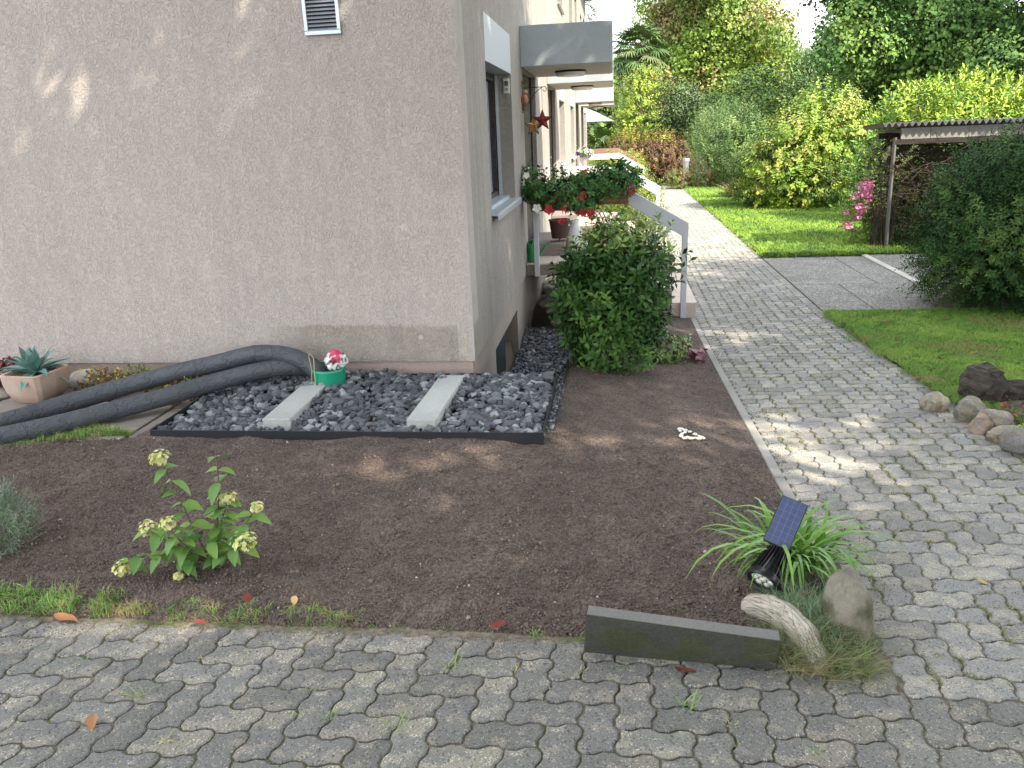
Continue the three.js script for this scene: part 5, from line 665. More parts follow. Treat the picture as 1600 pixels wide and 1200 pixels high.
// ================================================================ RIGHT SIDE
{ // stones, stump, mulch, lime plant
  const stoneTex = tex(256, 256, (u, v) => { const k = 0.72 + 0.7 * (n8(u, v) - 0.5) + 0.5 * (n64(u, v) - 0.5), w = sst(0.55, 0.7, n4(u, v)); return [k, k * mix(1, 0.93, w), k * mix(1, 0.8, w)]; }, 3);
  const m = [[0.42, 0.38, 0.31], [0.3, 0.28, 0.23], [0.44, 0.35, 0.3], [0.4, 0.36, 0.32], [0.38, 0.345, 0.27], [0.27, 0.26, 0.245], [0.28, 0.29, 0.3], [0.2, 0.22, 0.23]];
  [[2.21, -5.5, 0.11, 0.09, 0.1, 'farthest border stone, pale with a patch of leaf litter'], [2.36, -5.27, 0.13, 0.105, 0.12, 'olive grey rounded border stone, second from the lawn'], [2.3, -4.98, 0.07, 0.09, 0.08, 'small pinkish border stone tucked beside the tall beige one'], [2.41, -5.04, 0.12, 0.11, 0.1, 'smooth beige border stone in the middle of the row'], [2.38, -4.83, 0.14, 0.07, 0.1, 'flat tan border stone in front of the beige one'], [2.37, -4.62, 0.13, 0.1, 0.12, 'rough grey wedge shaped border stone near the lime plant'], [2.42, -4.45, 0.1, 0.075, 0.1, 'small blue grey border stone beside the darkest one'], [2.42, -4.28, 0.13, 0.085, 0.12, 'dark grey border stone nearest the camera'], [2.5, -4.05, 0.13, 0.09, 0.12, 'grey border stone just outside the right edge']].forEach((b, i) => { const s = solo('border_stone', rock(40 + i, b[2], b[3], b[4], 4, 0.3, 1.1), std({ color: col(...m[i % 8].map((q) => q * 0.95)), map: stoneTex, bumpMap: concBump, bumpScale: 0.008, roughness: 0.8 }), b[5], 'stone'); s.position.set(b[0], gy(b[1]) + b[3] * 0.42, b[1]); s.scale.setScalar(0.86); s.rotation.set(0.2 * Math.sin(i * 3), i * 0.9, 0.2 * Math.cos(i * 2)); });
  const st = thing('tree_stump', 'dark gnarled root stump on the edge of the front lawn', 'stump', [2.66, gy(-5.65), -5.65]); const mk = [std({ color: col(0.1, 0.085, 0.07), map: woodTex, roughness: 1, bumpMap: concBump, bumpScale: 0.01 }), std({ color: col(0.045, 0.038, 0.03), roughness: 1, bumpMap: concBump, bumpScale: 0.01 })];
  [[-0.09, 0.15, 0, 0.13, 0.12, 0.1, 0], [-0.02, 0.08, 0.03, 0.11, 0.12, 0.1, 1], [0.1, 0.07, 0.02, 0.14, 0.08, 0.1, 1], [0.14, 0.12, 0, 0.1, 0.045, 0.08, 1], [-0.15, 0.08, 0.02, 0.06, 0.1, 0.05, 0], [0.24, 0.05, 0, 0.07, 0.06, 0.06, 1]].forEach((b, i) => { const g = new THREE.IcosahedronGeometry(1, 4), p = g.attributes.position; for (let k = 0; k < p.count; k++) { const x = p.getX(k), y = p.getY(k), z = p.getZ(k), q = 1 + 0.35 * (1 - Math.abs(pn(x * 3 + i * 5, y * 0.9, z * 3)) * 2) * 0.6 + 0.25 * pn(x * 7, y * 3 + i, z * 7); p.setXYZ(k, x * q * b[3], y * q * b[4], z * q * b[5]); } g.computeVertexNormals(); const q = part('root', g, mk[b[6]], st); q.position.set(b[0], b[1], b[2]); q.rotation.z = rr(-0.4, 0.4); });
  const lc = thing('lime_sedum', 'bright lime green low plant behind the border stones', 'sedum', [2.55, gy(-4.7) + 0.03, -4.7]); shrub(lc, [[0, 0.03, 0, 0.16, 0.1, 0.14]], { count: 260, geo: sprig(330, { n: 10, L: 0.022, W: 0.012, len: 0.03 }), mat: mW, tint: [[0.36, 0.45, 0.06], [0.28, 0.4, 0.05]], sd: 51, stems: 0, ymin: 0 });
  const lc2 = thing('lime_sedum', 'second lime plant behind the stump at the right edge', 'sedum', [3.02, gy(-5.4) + 0.02, -5.45]); shrub(lc2, [[0, 0.05, 0, 0.14, 0.09, 0.1]], { count: 160, geo: sprig(331, { n: 10, L: 0.024, W: 0.013, len: 0.03 }), mat: mW, tint: [[0.3, 0.4, 0.07], [0.22, 0.33, 0.06]], sd: 52, stems: 0, ymin: 0 });
  seed(61); const ms = [], cs = []; const chip = leafGeo(0.05, 0.022, 0.3, 0.2, 2); for (let i = 0; i < 3600; i++) { const z = rr(-5.5, -2.4), x = rr(2.4, 4.6); ms.push(mat4(x, gy(z) + 0.02 + 0.05 * sst(2.4, 2.7, x) + rr(0, 0.02), z, rr(-0.5, 0.5), rr(0, 6.3), rr(-0.6, 0.6), rr(0.6, 1.4))); cs.push(vary(pick([[0.2, 0.05, 0.04], [0.13, 0.045, 0.035], [0.05, 0.04, 0.045], [0.24, 0.1, 0.07]]), 0.3)); } const mu = inst('bark_mulch', chip, mW, ms, scene, cs); mu.userData.label = 'red brown bark chips and leaf litter behind the border stones'; mu.userData.category = 'mulch';
  // litter and small weeds along the lawn side of the path
  const ms2 = [], cs2 = []; for (let i = 0; i < 700; i++) { const z = rr(-9.2, -4.2), x = lawnEdge(z) - rr(0, 0.1) * R() + 0.02; if (pn(z * 2, 4) < -0.1) continue; ms2.push(mat4(x, gy(z) + 0.006, z, rr(-0.4, 0.4), rr(0, 6.3), rr(-0.4, 0.4), rr(0.25, 0.7))); cs2.push(vary(pick([[0.13, 0.09, 0.06], [0.2, 0.11, 0.06], [0.08, 0.06, 0.045]]), 0.3)); } const li = inst('leaf_litter', chip, mW, ms2, scene, cs2); li.userData.label = 'brown crumbs of leaf litter along the lawn edge of the path'; li.userData.category = 'litter';
}
{ // grass of the two lawns
  const mG = mW, gs = [1, 2, 3].map((k) => clump(400 + k, { n: 9, h: 0.042, w: 0.0032, spread: 0.028, lean: 0.5, curl: 0.8, seg: 2 })), gb = [1, 2].map((k) => clump(410 + k, { n: 8, h: 0.075, w: 0.008, spread: 0.07, lean: 0.5, curl: 0.8, seg: 2 }));
  seed(71); const lawn = (name, label, n, gset, fn, ycol) => { const o = new THREE.Group(); o.name = name; o.userData = { kind: 'stuff', label, category: 'grass' }; scene.add(o); const L = gset.map(() => []), C = gset.map(() => []); for (let i = 0; i < n; i++) { const [x, z] = fn(); const k = i % gset.length, q = pn(x * 1.1, z * 1.1, 5) + 0.5 * pn(x * 4, z * 4, 2); L[k].push(mat4(x, gy(z) + 0.03, z, rr(-0.25, 0.25), rr(0, 6.3), rr(-0.25, 0.25), rr(0.7, 1.25))); C[k].push(vary(q > 0.15 ? ycol[0] : q < -0.3 ? ycol[2] : ycol[1], 0.2)); } gset.forEach((g, k) => inst('tuft', g, mG, L[k], o, C[k])); };
  lawn('front_lawn_grass', 'short mown grass of the front lawn with fallen leaves', 30000, gs, () => { const z = rr(-9.24, -5.05); const x = lawnEdge(z) + 0.01 + 3.4 * R(); return [x, z]; }, [[0.22, 0.34, 0.06], [0.15, 0.28, 0.045], [0.2, 0.24, 0.065]]);
  lawn('back_lawn_grass', 'sunlit grass of the back lawn beside the path', 26000, gb, () => { const z = -13.46 - 15.6 * Math.pow(R(), 1.25); return [lawnEdge(z) + 4.6 * R(), z]; }, [[0.25, 0.38, 0.06], [0.19, 0.32, 0.05], [0.14, 0.25, 0.045]]);
  lawn('lawn_edge_grass', 'uneven tufts hanging over the path along the front lawn', 1500, gs, () => { const z = rr(-9.24, -5.05); return [lawnEdge(z) + 0.05 - 0.16 * Math.pow(R(), 2) * (0.5 + Math.abs(pn(z * 3, 8)) * 2), z]; }, [[0.2, 0.3, 0.06], [0.15, 0.26, 0.05], [0.28, 0.25, 0.09]]);
  // spilling edge of the back lawn over the apron
  lawn('spilling_grass', 'taller grass spilling from the back lawn onto the concrete apron', 900, gb, () => [rr(2.45, 4.0), -13.42 + rr(-0.1, 0.07)], [[0.15, 0.25, 0.04], [0.12, 0.22, 0.035], [0.09, 0.17, 0.03]]);
}
{ // shelter with corrugated roof, dead vine, flowers
  const o = thing('corrugated_shelter', 'open shelter with a grey corrugated roof on thin posts', 'shelter', [0, 0, 0]); const n = 500, P = [], I = []; const X0 = 4.25, X1 = 9.2, zf = -13.85, zb = -14.95;
  for (let k = 0; k <= n; k++) { const x = mix(X0, X1, k / n), y = 1.505 + 0.03 * Math.cos((x - X0) / 0.1 * 6.283) - 0.004 * (x - X0); P.push(x, y, zf, x, y - 0.05, zb, x, y - 0.009, zf, x, y - 0.059, zb); if (k) { const a = (k - 1) * 4, b = k * 4; I.push(a, b, a + 1, a + 1, b, b + 1, a + 2, a + 3, b + 2, a + 3, b + 3, b + 2, a, a + 2, b, b, a + 2, b + 2); } }
  const g = new THREE.BufferGeometry(); g.setAttribute('position', new THREE.Float32BufferAttribute(P, 3)); g.setIndex(I); const gn = g.toNonIndexed(); gn.computeVertexNormals(); part('corrugated_roof', boxUV(toCreasedNormals(gn, 0.6)), conc(0.17, 0.165, 0.16, { side: THREE.DoubleSide }), o);
  [[4.58, 5.02], [5.03, 5.6], [5.61, 6.4], [6.41, 7.4], [7.41, 9.1]].forEach(([a, b]) => part(numbered('fascia_board'), box(a, b, 1.27, 1.44, -13.98, -13.95), conc(0.3, 0.29, 0.27), o)); part('beam', box(4.5, 9.1, 1.19, 1.262, -14.05, -13.95), mDarkWood, o); part('beam', box(4.5, 9.1, 1.26, 1.36, -14.9, -14.82), mDarkWood, o); for (let i = 0; i < 5; i++) part(numbered('rafter'), box(4.6 + i * 1.05, 4.67 + i * 1.05, 1.365, 1.42, -14.9, -13.99), mDarkWood, o);
  part('post', tube([[4.53, -0.52, -13.98], [4.51, 0.4, -13.98], [4.5, 1.3, -13.98]], 0.03, 0.03, 12), flat(0.13, 0.125, 0.12, 0.7), o); part('post', tube([[8.8, -0.52, -13.98], [8.8, 1.3, -13.98]], 0.034, 0.034, 10, 1), flat(0.2, 0.19, 0.18, 0.7), o); part('post', tube([[4.75, -0.52, -14.86], [4.75, 1.3, -14.86]], 0.034, 0.034, 10, 1), flat(0.2, 0.19, 0.18, 0.7), o);
  const v = thing('bare_vine', 'tangle of bare brown vine stems filling the side of the shelter', 'vine', [4.6, -0.5, -14.2]); seed(81); const br = [];
  for (let i = 0; i < 620; i++) { const x = rr(-0.3, 2.6), y = rr(0.3, 1.75), z = rr(-0.7, 0.15), a = rr(-0.9, 0.9), L = rr(0.4, 1.1); br.push(tube([[x, y, z], [x + Math.cos(a) * L * 0.4, y + Math.sin(a) * L * 0.4 + rr(-0.1, 0.1), z + rr(-0.1, 0.1)], [x + Math.cos(a) * L * 0.75, y + Math.sin(a) * L * 0.5 + rr(-0.2, 0.1), z + rr(-0.2, 0.2)], [x + Math.cos(a) * L + rr(-0.1, 0.1), y + Math.sin(a) * L * 0.4 - rr(0, 0.3), z + rr(-0.2, 0.2)]], rr(0.007, 0.018), 0.004, 4, 7)); }
  for (let i = 0; i < 60; i++) { const x = rr(-0.28, 0.05), L = rr(0.5, 1.2); br.push(tube([[x, 0, rr(0, 0.25)], [x + rr(-0.05, 0.05), L * 0.5, rr(0, 0.2)], [x + rr(-0.12, 0.3), L, rr(-0.1, 0.15)]], 0.008, 0.002, 4, 6)); } for (let i = 0; i < 70; i++) { const x = rr(0, 2), L = rr(0.4, 1.3); br.push(tube([[x, 0, rr(-0.4, 0.1)], [x + rr(-0.1, 0.1), L * 0.6, rr(-0.3, 0.1)], [x + rr(-0.3, 0.3), L, rr(-0.3, 0.1)]], 0.005, 0.002, 4, 5)); }
  const bm = part('stem', merge(br), flat(0.05, 0.04, 0.028, 0.95), v); bm.userData.kind = 'stuff'; part('main_stem', tube([[0.35, 1.7, -0.1], [0.8, 1.35, 0], [1.3, 0.95, 0.05], [1.9, 0.6, 0.1]], 0.03, 0.014, 8), flat(0.06, 0.045, 0.035, 0.95), v); shrub(v, [[0.9, 0.7, -0.2, 1.2, 0.8, 0.4], [-0.15, 1.45, 0.1, 0.4, 0.25, 0.3]], { count: 1300, geo: sprigFine, mat: mWt, tint: [[0.1, 0.09, 0.04], [0.13, 0.14, 0.05], [0.07, 0.05, 0.035]], sd: 82, stems: 0, gap: 0.45 });
  shrub(thing('dark_shrub', 'dark leafy growth closing the back of the shelter', 'shrub', [5.6, -0.51, -15.3]), [[0, 0.9, 0, 1.1, 1.0, 0.3], [1.2, 0.9, 0, 1.0, 1.0, 0.3], [-0.6, 1.1, 0.1, 0.5, 0.8, 0.25]], { count: 900, geo: sprigMid, mat: mW, tint: [[0.035, 0.06, 0.02], [0.05, 0.08, 0.025], [0.06, 0.05, 0.03]], sd: 89, ymin: 0, gap: 0.35, stems: 12 });
  const pk = thing('pink_phlox', 'pink flowering plants behind the shelter post', 'flowering plant', [4.4, -0.51, -14.55]); shrub(pk, [[-0.05, 0.45, 0, 0.35, 0.5, 0.3], [0.6, 0.55, -0.2, 0.5, 0.6, 0.3], [1.3, 0.6, -0.3, 0.5, 0.6, 0.3]], { count: 460, geo: sprigMid, mat: mWt, tint: [[0.12, 0.2, 0.05], [0.18, 0.25, 0.06]], sd: 83, ymin: 0, gap: 0.35, stems: 10 });
  seed(84); const hd = (() => { const a = []; for (let i = 0; i < 30; i++) { const q = leafGeo(0.032, 0.026, 0.1, 0.1, 2); q.applyMatrix4(alignM(V(rr(-1, 1), rr(-0.6, 0.8), rr(-1, 1)).multiplyScalar(0.06), V(rr(-1, 1), rr(0, 1), rr(-1, 1)), rr(0, 6), 1.2)); a.push(q); } return merge(a); })(); const mp = [solidLeaf(0.62, 0.2, 0.36), solidLeaf(0.68, 0.3, 0.45), solidLeaf(0.55, 0.16, 0.3)];
  for (let i = 0; i < 46; i++) { const near = i < 22, h = part(numbered('flower_head'), hd, mp[i % 3], pk); h.position.set(near ? rr(-0.5, 0.08) : rr(0.1, 1.9), near ? rr(0.35, 1.2) : rr(0.55, 1.45), near ? rr(0.05, 0.4) : rr(-0.2, 0.1)); if (near) h.position.x = -0.1 - (1.2 - h.position.y) * 0.35 + rr(-0.12, 0.1); h.scale.setScalar(rr(0.9, 1.4)); }
  shrub(thing('cotoneaster', 'big dark green small leaved bush on the right, arching over the apron', 'bush', [4.75, -0.51, -9.7]), [[0, 0.85, 0, 1.15, 0.95, 1.0], [-0.55, 0.6, 0.2, 0.75, 0.6, 0.75], [0.6, 1.1, 0, 1.0, 0.85, 1.0], [-0.3, 1.25, -0.1, 0.6, 0.5, 0.7], [0.2, 0.45, 0.5, 1.1, 0.5, 0.6], [1.2, 0.9, 0.4, 0.9, 1.0, 0.8]], { count: 9000, geo: sprigFine, mat: mW, tint: [[0.026, 0.066, 0.018], [0.038, 0.09, 0.022], [0.03, 0.076, 0.02], [0.085, 0.15, 0.04]], smin: 0.9, smax: 1.6, sd: 85, up: 0.15, stems: 12, stemR: 0.025, ymin: 0.12, freq: 2.2, inner: 0.6 });
}
{ // shrubs round the back lawn
  const S = (name, label, x, z, lobes, o, y = -0.51) => shrub(thing(name, label, 'shrub', [x, y, z]), lobes, o);
  S('laurel', 'tall glossy laurel hedge, bright green above the shelter roof', 6.9, -18.2, [[0, 1.4, 0, 1.5, 1.3, 0.9], [-1.2, 1.0, 0.2, 0.7, 1.0, 0.8], [0.4, 2.0, 0, 1.0, 0.85, 0.8], [-0.7, 1.9, 0, 0.7, 0.8, 0.7], [1.5, 1.7, 0, 0.9, 1.0, 0.7], [-1.3, 0.5, 0.6, 0.7, 0.5, 0.5]], { count: 2300, geo: sprigLaurel, mat: mGloss, tint: [[0.12, 0.24, 0.04], [0.17, 0.3, 0.05], [0.1, 0.2, 0.04]], top: [0.32, 0.42, 0.06], topY: 1.9, up: 0.9, sd: 91, ymin: 0, smin: 0.8, smax: 1.4, stems: 9, stemR: 0.04 });
  S('golden_dogwood', 'large yellow green bush, tallest beside the back lawn', 4.75, -21.6, [[0, 1.3, 0, 1.2, 1.3, 1.1], [-0.6, 1.0, 0.4, 0.9, 1.0, 0.8], [0.4, 2.2, 0, 0.8, 0.8, 0.7], [0.8, 1.7, 0.2, 0.8, 1.1, 0.8], [-0.2, 0.6, 0.8, 1.1, 0.6, 0.6]], { count: 2400, geo: sprig(340, { n: 9, L: 0.11, W: 0.065, len: 0.24, seg: 2 }), mat: mWt, tint: [[0.24, 0.36, 0.05], [0.31, 0.42, 0.06], [0.17, 0.27, 0.045], [0.36, 0.4, 0.09]], sd: 92, ymin: 0, stems: 9, stemR: 0.03, gap: 0.3 });
  S('dark_shrub', 'darker green shrub filling between the yellow bush and the lawn', 4.3, -22.6, [[-0.7, 0.8, 0.6, 0.7, 0.85, 0.7], [0.5, 0.5, 1.6, 0.9, 0.5, 0.5], [1.2, 0.6, 1.9, 0.9, 0.6, 0.6]], { count: 1100, geo: sprigMid, mat: mWt, tint: [[0.09, 0.16, 0.04], [0.12, 0.2, 0.05], [0.17, 0.24, 0.06]], sd: 93, ymin: 0, smin: 0.9, smax: 1.5 });
  S('rose_of_sharon', 'rounded mid green shrub left of the yellow bush', 4.35, -28.8, [[0, 1.2, 0, 0.95, 1.25, 0.8], [0.4, 0.6, 0.5, 0.7, 0.6, 0.5]], { count: 1300, geo: sprigMid, mat: mWt, tint: [[0.09, 0.17, 0.045], [0.13, 0.22, 0.06], [0.2, 0.29, 0.09]], sd: 94, ymin: 0, smin: 1.2, smax: 2 });
  S('butterfly_bush', 'tall loose grey green shrub with upright wands behind the low hedge', 3.85, -31.4, [[0, 1.2, 0, 0.9, 1.3, 0.7], [0.7, 1.4, 0, 0.7, 1.2, 0.6], [-0.5, 1.5, 0, 0.5, 1.0, 0.5]], { count: 900, geo: sprigWillow, mat: mWt, tint: [[0.17, 0.27, 0.09], [0.22, 0.34, 0.11], [0.27, 0.36, 0.13]], sd: 95, ymin: 0, smin: 0.9, smax: 1.7, up: 1.6, gap: 0.35, stems: 12 });
  S('beech_hedge', 'clipped copper brown and yellow beech hedge behind the path end', 1.5, -34, [[-0.9, 0.95, 0, 1.0, 1.05, 0.8], [0.4, 0.9, 0, 1.1, 1.0, 0.8], [1.0, 0.7, 0.1, 0.8, 0.85, 0.7], [0.6, 0.4, 0.4, 1.2, 0.5, 0.5]], { count: 2400, geo: sprigMid, mat: mWt, tint: [[0.16, 0.09, 0.05], [0.22, 0.12, 0.06], [0.26, 0.2, 0.07], [0.12, 0.07, 0.045]], top: [0.36, 0.34, 0.06], topY: 1.55, sd: 96, ymin: 0, smin: 1, smax: 1.7, gap: 0.2 });
  S('low_hedge', 'low clipped hedge in front of the bollard light at the path end', 3.1, -29.2, [[-0.8, 0.3, 0, 0.5, 0.36, 0.3], [0.0, 0.3, 0, 0.6, 0.36, 0.3], [0.8, 0.3, 0, 0.6, 0.36, 0.3]], { count: 1100, geo: sprigMid, mat: mWt, tint: [[0.24, 0.3, 0.08], [0.28, 0.2, 0.09], [0.36, 0.22, 0.11], [0.2, 0.28, 0.07]], sd: 97, ymin: 0, smin: 0.7, smax: 1.1 });
  S('yellow_dwarf_shrub', 'yellow leaved dwarf shrub in front of the beech hedge near the third railing', 0.55, -32.2, [[0, 0.6, 0, 0.7, 0.6, 0.5]], { count: 420, geo: sprigMid, mat: mWt, tint: [[0.3, 0.34, 0.05], [0.36, 0.38, 0.06]], sd: 98, ymin: 0, smin: 1, smax: 1.5 });
  const fern = thing('fern', 'arching yellowish fern at the corner of the back lawn', 'fern', [3.5, -0.5, -24.6]); seed(99); const fr = []; for (let i = 0; i < 26; i++) { const a = rr(0, 6.28), L = rr(0.6, 1.1), el = rr(0.7, 1.3); for (let k = 0; k < 16; k++) { const t = (k + 1) / 17, e = el - 1.5 * t * t, r = L * t * Math.cos(el - 0.6 * t), y = L * t * Math.sin(el - 0.55 * t); for (const s of [-1, 1]) { const q = leafGeo(0.17 * Math.sin(Math.PI * Math.min(1, t + 0.15)) + 0.02, 0.03, 0, 0.2, 2); q.applyMatrix4(mat4(0, 0, 0, 0, s * 1.2, 0)); q.applyMatrix4(mat4(0, y, r, -e * 0.6, 0, 0)); q.applyMatrix4(mat4(0, 0, 0, 0, a, 0)); fr.push(q); } } } part('fronds', merge(fr), leafMat(0.24, 0.24, 0.06, 0.3), fern).userData.kind = 'stuff';
  const bo = thing('bollard_light', 'short silver bollard light at the end of the path', 'bollard', [2.6, -0.51, -30.4]); part('post', new THREE.CylinderGeometry(0.1, 0.1, 0.86, 24).translate(0, 0.43, 0), mZinc, bo); part('head', new THREE.CylinderGeometry(0.12, 0.12, 0.1, 24).translate(0, 0.93, 0), flat(0.5, 0.53, 0.56, 0.4), bo); part('glass', new THREE.CylinderGeometry(0.095, 0.095, 0.05, 24).translate(0, 0.87, 0), flat(0.7, 0.7, 0.66, 0.3), bo);
  const um = thing('parasol', 'pale grey parasol open beyond the end of the houses', 'parasol', [-1.35, -0.51, -34.6]); const seg = 8; for (let i = 0; i < seg; i++) { const a = i / seg * 6.283, b = (i + 1) / seg * 6.283, R1 = 1.35, gP = [0, 3.05, 0, Math.cos(a) * R1 * 0.5, 2.78, Math.sin(a) * R1 * 0.5, Math.cos(b) * R1 * 0.5, 2.78, Math.sin(b) * R1 * 0.5, Math.cos(a) * R1, 2.42, Math.sin(a) * R1, Math.cos(b) * R1, 2.42, Math.sin(b) * R1]; const g = new THREE.BufferGeometry(); g.setAttribute('position', new THREE.Float32BufferAttribute(gP, 3)); g.setIndex([0, 2, 1, 1, 2, 3, 2, 4, 3]); const q = g.toNonIndexed(); q.computeVertexNormals(); part(numbered('canopy_panel'), q, solidLeaf(0.2, 0.23, 0.25, 0.8), um); } part('pole', new THREE.CylinderGeometry(0.025, 0.025, 3.1, 10).translate(0, 1.55, 0), mZinc, um);
}
// ---- palms
function fan(sd, r) { seed(sd); const a = []; for (let i = 0; i < 24; i++) { const t = (i + 0.5) / 24, an = (t - 0.5) * 4.6, g = strap(r * (0.75 + 0.25 * Math.cos(an * 0.6)), r * 0.12, 0.1, 0.5 + rr(0, 0.7), 4, 0.4); g.applyMatrix4(mat4(0, 0, 0, 0, an, 0)); a.push(g); } return merge(a); }
{
  const palm = (x, z, base, th, n, r, label, m, sd) => { const o = thing('fan_palm', label, 'palm tree', [x, base, z]); part('trunk', tube([[0, 0, 0], [0.05, th * 0.5, 0], [0, th, 0]], (t) => 0.16 + 0.03 * Math.sin(t * 60) + 0.04 * t, 0, 10, 30), flat(0.06, 0.045, 0.035, 1), o); const f = [fan(sd, r), fan(sd + 1, r)]; seed(sd); for (let i = 0; i < n; i++) { const a = i * 2.4, el = mix(1.25, -0.75, i / n) + rr(-0.1, 0.1), L = r * 1.1, p = V(Math.cos(el) * Math.sin(a) * L, Math.sin(el) * L, Math.cos(el) * Math.cos(a) * L); part('stalk', tube([[0, th, 0], [p.x * 0.5, th + p.y * 0.6, p.z * 0.5], [p.x, th + p.y, p.z]], 0.02, 0.012, 5, 4), flat(0.12, 0.16, 0.05), o); const l = part(numbered('frond'), f[i % 2], m[i % m.length], o); l.position.set(p.x, th + p.y, p.z); l.rotation.order = 'YXZ'; l.rotation.set(-el * 0.7 + 0.2, a, rr(-0.3, 0.3)); } };
  palm(1.05, -37.5, -0.51, 5.2, 42, 0.78, 'tall fan palm above the white canopies', [solidLeaf(0.08, 0.15, 0.045, 0.6), solidLeaf(0.11, 0.19, 0.055, 0.6), solidLeaf(0.15, 0.19, 0.07, 0.6)], 501);
  palm(-0.35, -35.6, -0.51, 1.0, 18, 0.85, 'short bright fan palm under the parasol', [leafMat(0.2, 0.33, 0.09, 0.3, 0.4), leafMat(0.25, 0.38, 0.1, 0.3, 0.4)], 511);
}
// ---- trees beyond the gardens
const blobA = blob(601, { n: 20, r: 0.4, L: 0.16, W: 0.12 }), blobB = blob(602, { n: 22, r: 0.42, L: 0.15, W: 0.11 }), blobC = blob(603, { n: 18, r: 0.42, L: 0.14, W: 0.08 });
const lobesFor = (sd, cx, cy, R0, H, n, s = 1) => { seed(sd); const L = [[0, cy, 0, R0 * 0.7, H * 0.45, R0 * 0.6]]; for (let i = 0; i < n; i++) { const a = rr(0, 6.28), q = rr(0.45, 0.95); L.push([Math.cos(a) * R0 * q, cy + rr(-0.5, 0.5) * H, Math.sin(a) * R0 * q * 0.8, R0 * rr(0.22, 0.4), H * rr(0.12, 0.22), R0 * rr(0.22, 0.38)]); } return L; };
{
  const warm = [[0.22, 0.33, 0.06], [0.29, 0.39, 0.07], [0.16, 0.26, 0.055], [0.33, 0.29, 0.11]], dark = [[0.06, 0.125, 0.032], [0.085, 0.165, 0.038], [0.05, 0.11, 0.03], [0.14, 0.23, 0.045]], mid = [[0.13, 0.22, 0.055], [0.18, 0.28, 0.065], [0.1, 0.18, 0.05]];
  const T = (name, label, x, z, L, o) => tree(name, label, x, z, -0.55, L, o);
  seed(701);
  T('maple_tree', 'broad yellowing maple in the middle, leaves browning at the tips', 5.0, -43, lobesFor(1, 0, 5.6, 4.7, 7.8, 24), { th: 4, tr: 0.25, count: 4600, geo: blobA, mat: mWt, tint: warm, sd: 101, freq: 0.6, gap: 0.33, up: 0.2, smin: 0.8, smax: 1.3 });
  T('maple_tree', 'large dark green maple on the right behind the laurel', 11.8, -33, lobesFor(2, 0, 4.6, 4.6, 7.5, 26), { th: 3.2, tr: 0.26, count: 5600, geo: blobB, mat: mW, tint: dark, sd: 102, freq: 0.6, gap: 0.28, up: 0.2, smin: 0.8, smax: 1.3 });
  T('maple_tree', 'second dark maple cut off by the right edge of the picture', 17.5, -29, lobesFor(3, 0, 4.8, 4.5, 8, 24), { th: 3.2, tr: 0.26, count: 4600, geo: blobB, mat: mW, tint: mid, sd: 103, freq: 0.6, gap: 0.28, up: 0.2, smin: 0.8, smax: 1.3 });
  T('hornbeam_tree', 'green tree closing the gap between the yellowing and the dark maple', 9.2, -46, lobesFor(4, 0, 3.3, 3.6, 6, 16), { th: 2, tr: 0.2, count: 3000, geo: blobC, mat: mWt, tint: mid, sd: 104, freq: 0.7, gap: 0.25, up: 0.2, smin: 0.9, smax: 1.5 });
  T('small_tree', 'small yellow green tree below the fan palm', 1.0, -35.6, [[0, 3.1, 0, 0.9, 1.3, 0.8], [-0.4, 2.4, 0.2, 0.6, 0.8, 0.6], [0.3, 3.9, 0, 0.5, 0.7, 0.5]], { th: 2, tr: 0.07, count: 560, geo: sprigMid, mat: mWt, tint: [[0.26, 0.36, 0.05], [0.33, 0.42, 0.06], [0.18, 0.28, 0.05]], sd: 105, freq: 1.2, gap: 0.25, smin: 1.3, smax: 2.2 });
  T('plum_tree', 'dark leafy tree behind the beech hedge with a pale thin trunk', 2.6, -38.5, [[0, 2.7, 0, 1.6, 1.4, 1.2], [-1.2, 2.4, 0, 1.0, 0.9, 0.9], [1.2, 2.2, 0, 1.2, 1.2, 1.0]], { th: 1.8, tr: 0.08, count: 1300, geo: blobC, mat: mWt, tint: [[0.08, 0.13, 0.05], [0.11, 0.17, 0.06], [0.15, 0.2, 0.07]], sd: 106, freq: 0.9, gap: 0.25, smin: 0.6, smax: 1 });
  T('hazel_tree', 'mid green bushy tree behind the yellow bush and the tall grey green shrub', 6.0, -36.5, [[0, 2.2, 0, 2.2, 1.9, 1.4], [2.2, 2.0, 0, 1.6, 1.8, 1.2], [-1.6, 1.8, 0, 1.3, 1.5, 1.1], [4.0, 1.8, 1, 1.6, 1.8, 1.2]], { th: 1.5, tr: 0.1, count: 2200, geo: blobC, mat: mWt, tint: mid, sd: 107, freq: 0.8, gap: 0.25, smin: 0.7, smax: 1.2 });
  const sp = thing('spruce_tree', 'dark spruce behind the roof with drooping branches', 'tree', [-1.9, -0.55, -50]); part('trunk', tube([[0, 0, 0], [0, 7, 0], [0, 14, 0]], 0.25, 0.04, 8), mBark, sp); seed(711); const sm = [], sc = []; for (let i = 0; i < 900; i++) { const h = rr(1.5, 13.5), a = rr(0, 6.28), r = (14 - h) * 0.27 * Math.sqrt(R()), d = V(Math.cos(a), -0.5, Math.sin(a)); sm.push(alignM(V(Math.cos(a) * r, h - r * 0.35, Math.sin(a) * r), d, rr(0, 6), rr(1.5, 2.6))); sc.push(vary([0.06, 0.11, 0.05], 0.25)); } inst('crown', sprig(712, { n: 22, L: 0.07, W: 0.02, len: 0.36, up: 0.5 }), mWt, sm, sp, sc);
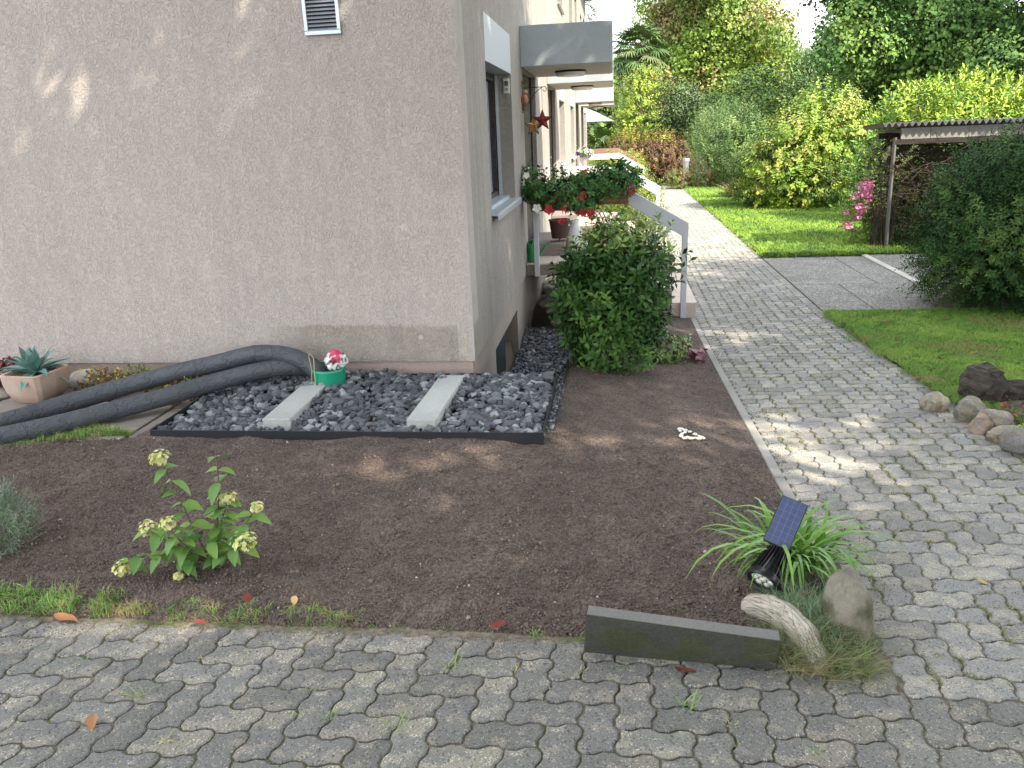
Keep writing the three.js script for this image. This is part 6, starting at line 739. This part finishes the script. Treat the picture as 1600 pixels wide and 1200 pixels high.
  // far trees that close the view
  [[-7, -62, 0], [1.6, -58, 1], [12, -60, 0], [22, -52, 1], [31, -44, 0], [27, -30, 1]].forEach(([x, z, k], i) => T('far_tree', ['far tree behind the houses at the left', 'far tree directly behind the yellowing maple', 'far tree behind the sky gap', 'far tree behind the dark maple', 'far tree on the far right', 'tree outside the right edge beyond the shelter'][i], x, z, lobesFor(20 + i, 0, i === 2 ? 2.8 : 4, 5, i === 2 ? 5 : 7, 14), { th: 3, tr: 0.3, count: 1500, geo: k ? blobA : blobC, mat: mW, tint: k ? mid : dark, sd: 120 + i, freq: 0.5, gap: 0.2, smin: 1.3, smax: 2.1 }));
  // the tall trees behind and beside the photographer, out of the picture, whose crowns shade the foreground
  const openings = [[-1.66, -0.23, -3.81], [-1.14, -0.24, -4.07], [0.05, -0.18, -2.93], [-0.15, -0.35, -5.91], [0.74, -0.31, -5.16], [-0.44, -0.28, -4.6], [1.88, -0.32, -5.25], [1.29, -0.25, -4.16], [1.55, -0.24, -3.94], [1.28, -0.48, -8.31], [1.48, -0.47, -7.99], [1.8, -0.47, -8.1], [0.9, -0.45, -7.58], [1.21, -0.51, -10.09], [1.6, -0.51, -11.89], [-2.23, -0.14, -2.38], [-1.75, -0.14, -2.35], [-0.9, -0.14, -2.25], [-4.09, 1.66, -5.52], [-2.05, 2.15, -5.52], [-1.02, 0.4, -7.6], [3.3, -0.4, -7.2], [4.4, -0.4, -6.4]].map((p) => V(...p));
  const sh = (label, x, z, L, n, sd, gap) => T('shade_tree', label, x, z, L, { keep: (p) => { const q = V(p.x + x, p.y - 0.55, p.z + z); for (const o of openings) { const d = q.clone().sub(o), t = d.dot(sunDir); if (d.addScaledVector(sunDir, -t).length() < (o.z > -5.5 ? 0.59 : 0.46) && R() < 0.95) return false; } return true; }, th: 4.5, tr: 0.32, count: n, geo: blobA, mat: mW, tint: mid, sd, freq: 1.0, gap, up: 0.2, smin: 0.9, smax: 1.5 });
  sh('tall tree to the right of the photographer', 8.6, 1.5, [[0, 9, 0, 4.4, 3, 4.2], [-2.5, 8.4, -2.5, 3, 2.2, 2.8], [2, 8, -3.5, 3.2, 2.6, 3], [-1.5, 10, 2.5, 3.4, 2.4, 3], [3, 10, 2, 3, 3, 3], [-1.3, 8.8, -5.6, 2.5, 1.8, 2.4]], 5900, 131, 0.40);
  sh('tall tree behind the photographer', 4.2, 4.6, [[-1, 9, -1.5, 4, 2.6, 3.6], [-3.2, 9.4, -3.5, 2.8, 2.2, 2.8], [0.5, 8.6, -4.2, 2.6, 2.2, 2.6], [1.5, 10, 1.5, 3, 3, 3], [-4, 9.5, 0.5, 2.8, 2.4, 2.8], [-2.2, 8.4, -6, 2.6, 1.8, 2.4], [-5.6, 9.4, -5, 2.8, 1.8, 2.6], [-5, 8.6, -2.2, 2.4, 1.8, 2.4], [0.7, 8.8, -9.7, 2.3, 1.7, 2.0]], 9200, 132, 0.30);
  sh('tall tree standing right of the front lawn', 13.2, -4.2, [[0, 8.6, 0, 4.2, 3, 3.6], [-2.5, 8, -1.8, 2.8, 2.4, 2.8], [1.5, 8.2, -3.4, 3.2, 2.6, 2.8], [-2, 9.6, 2.5, 3, 2.4, 2.8], [3, 10, 1, 3, 3, 3]], 5000, 133, 0.40);
}
renderer.render(scene, camera);
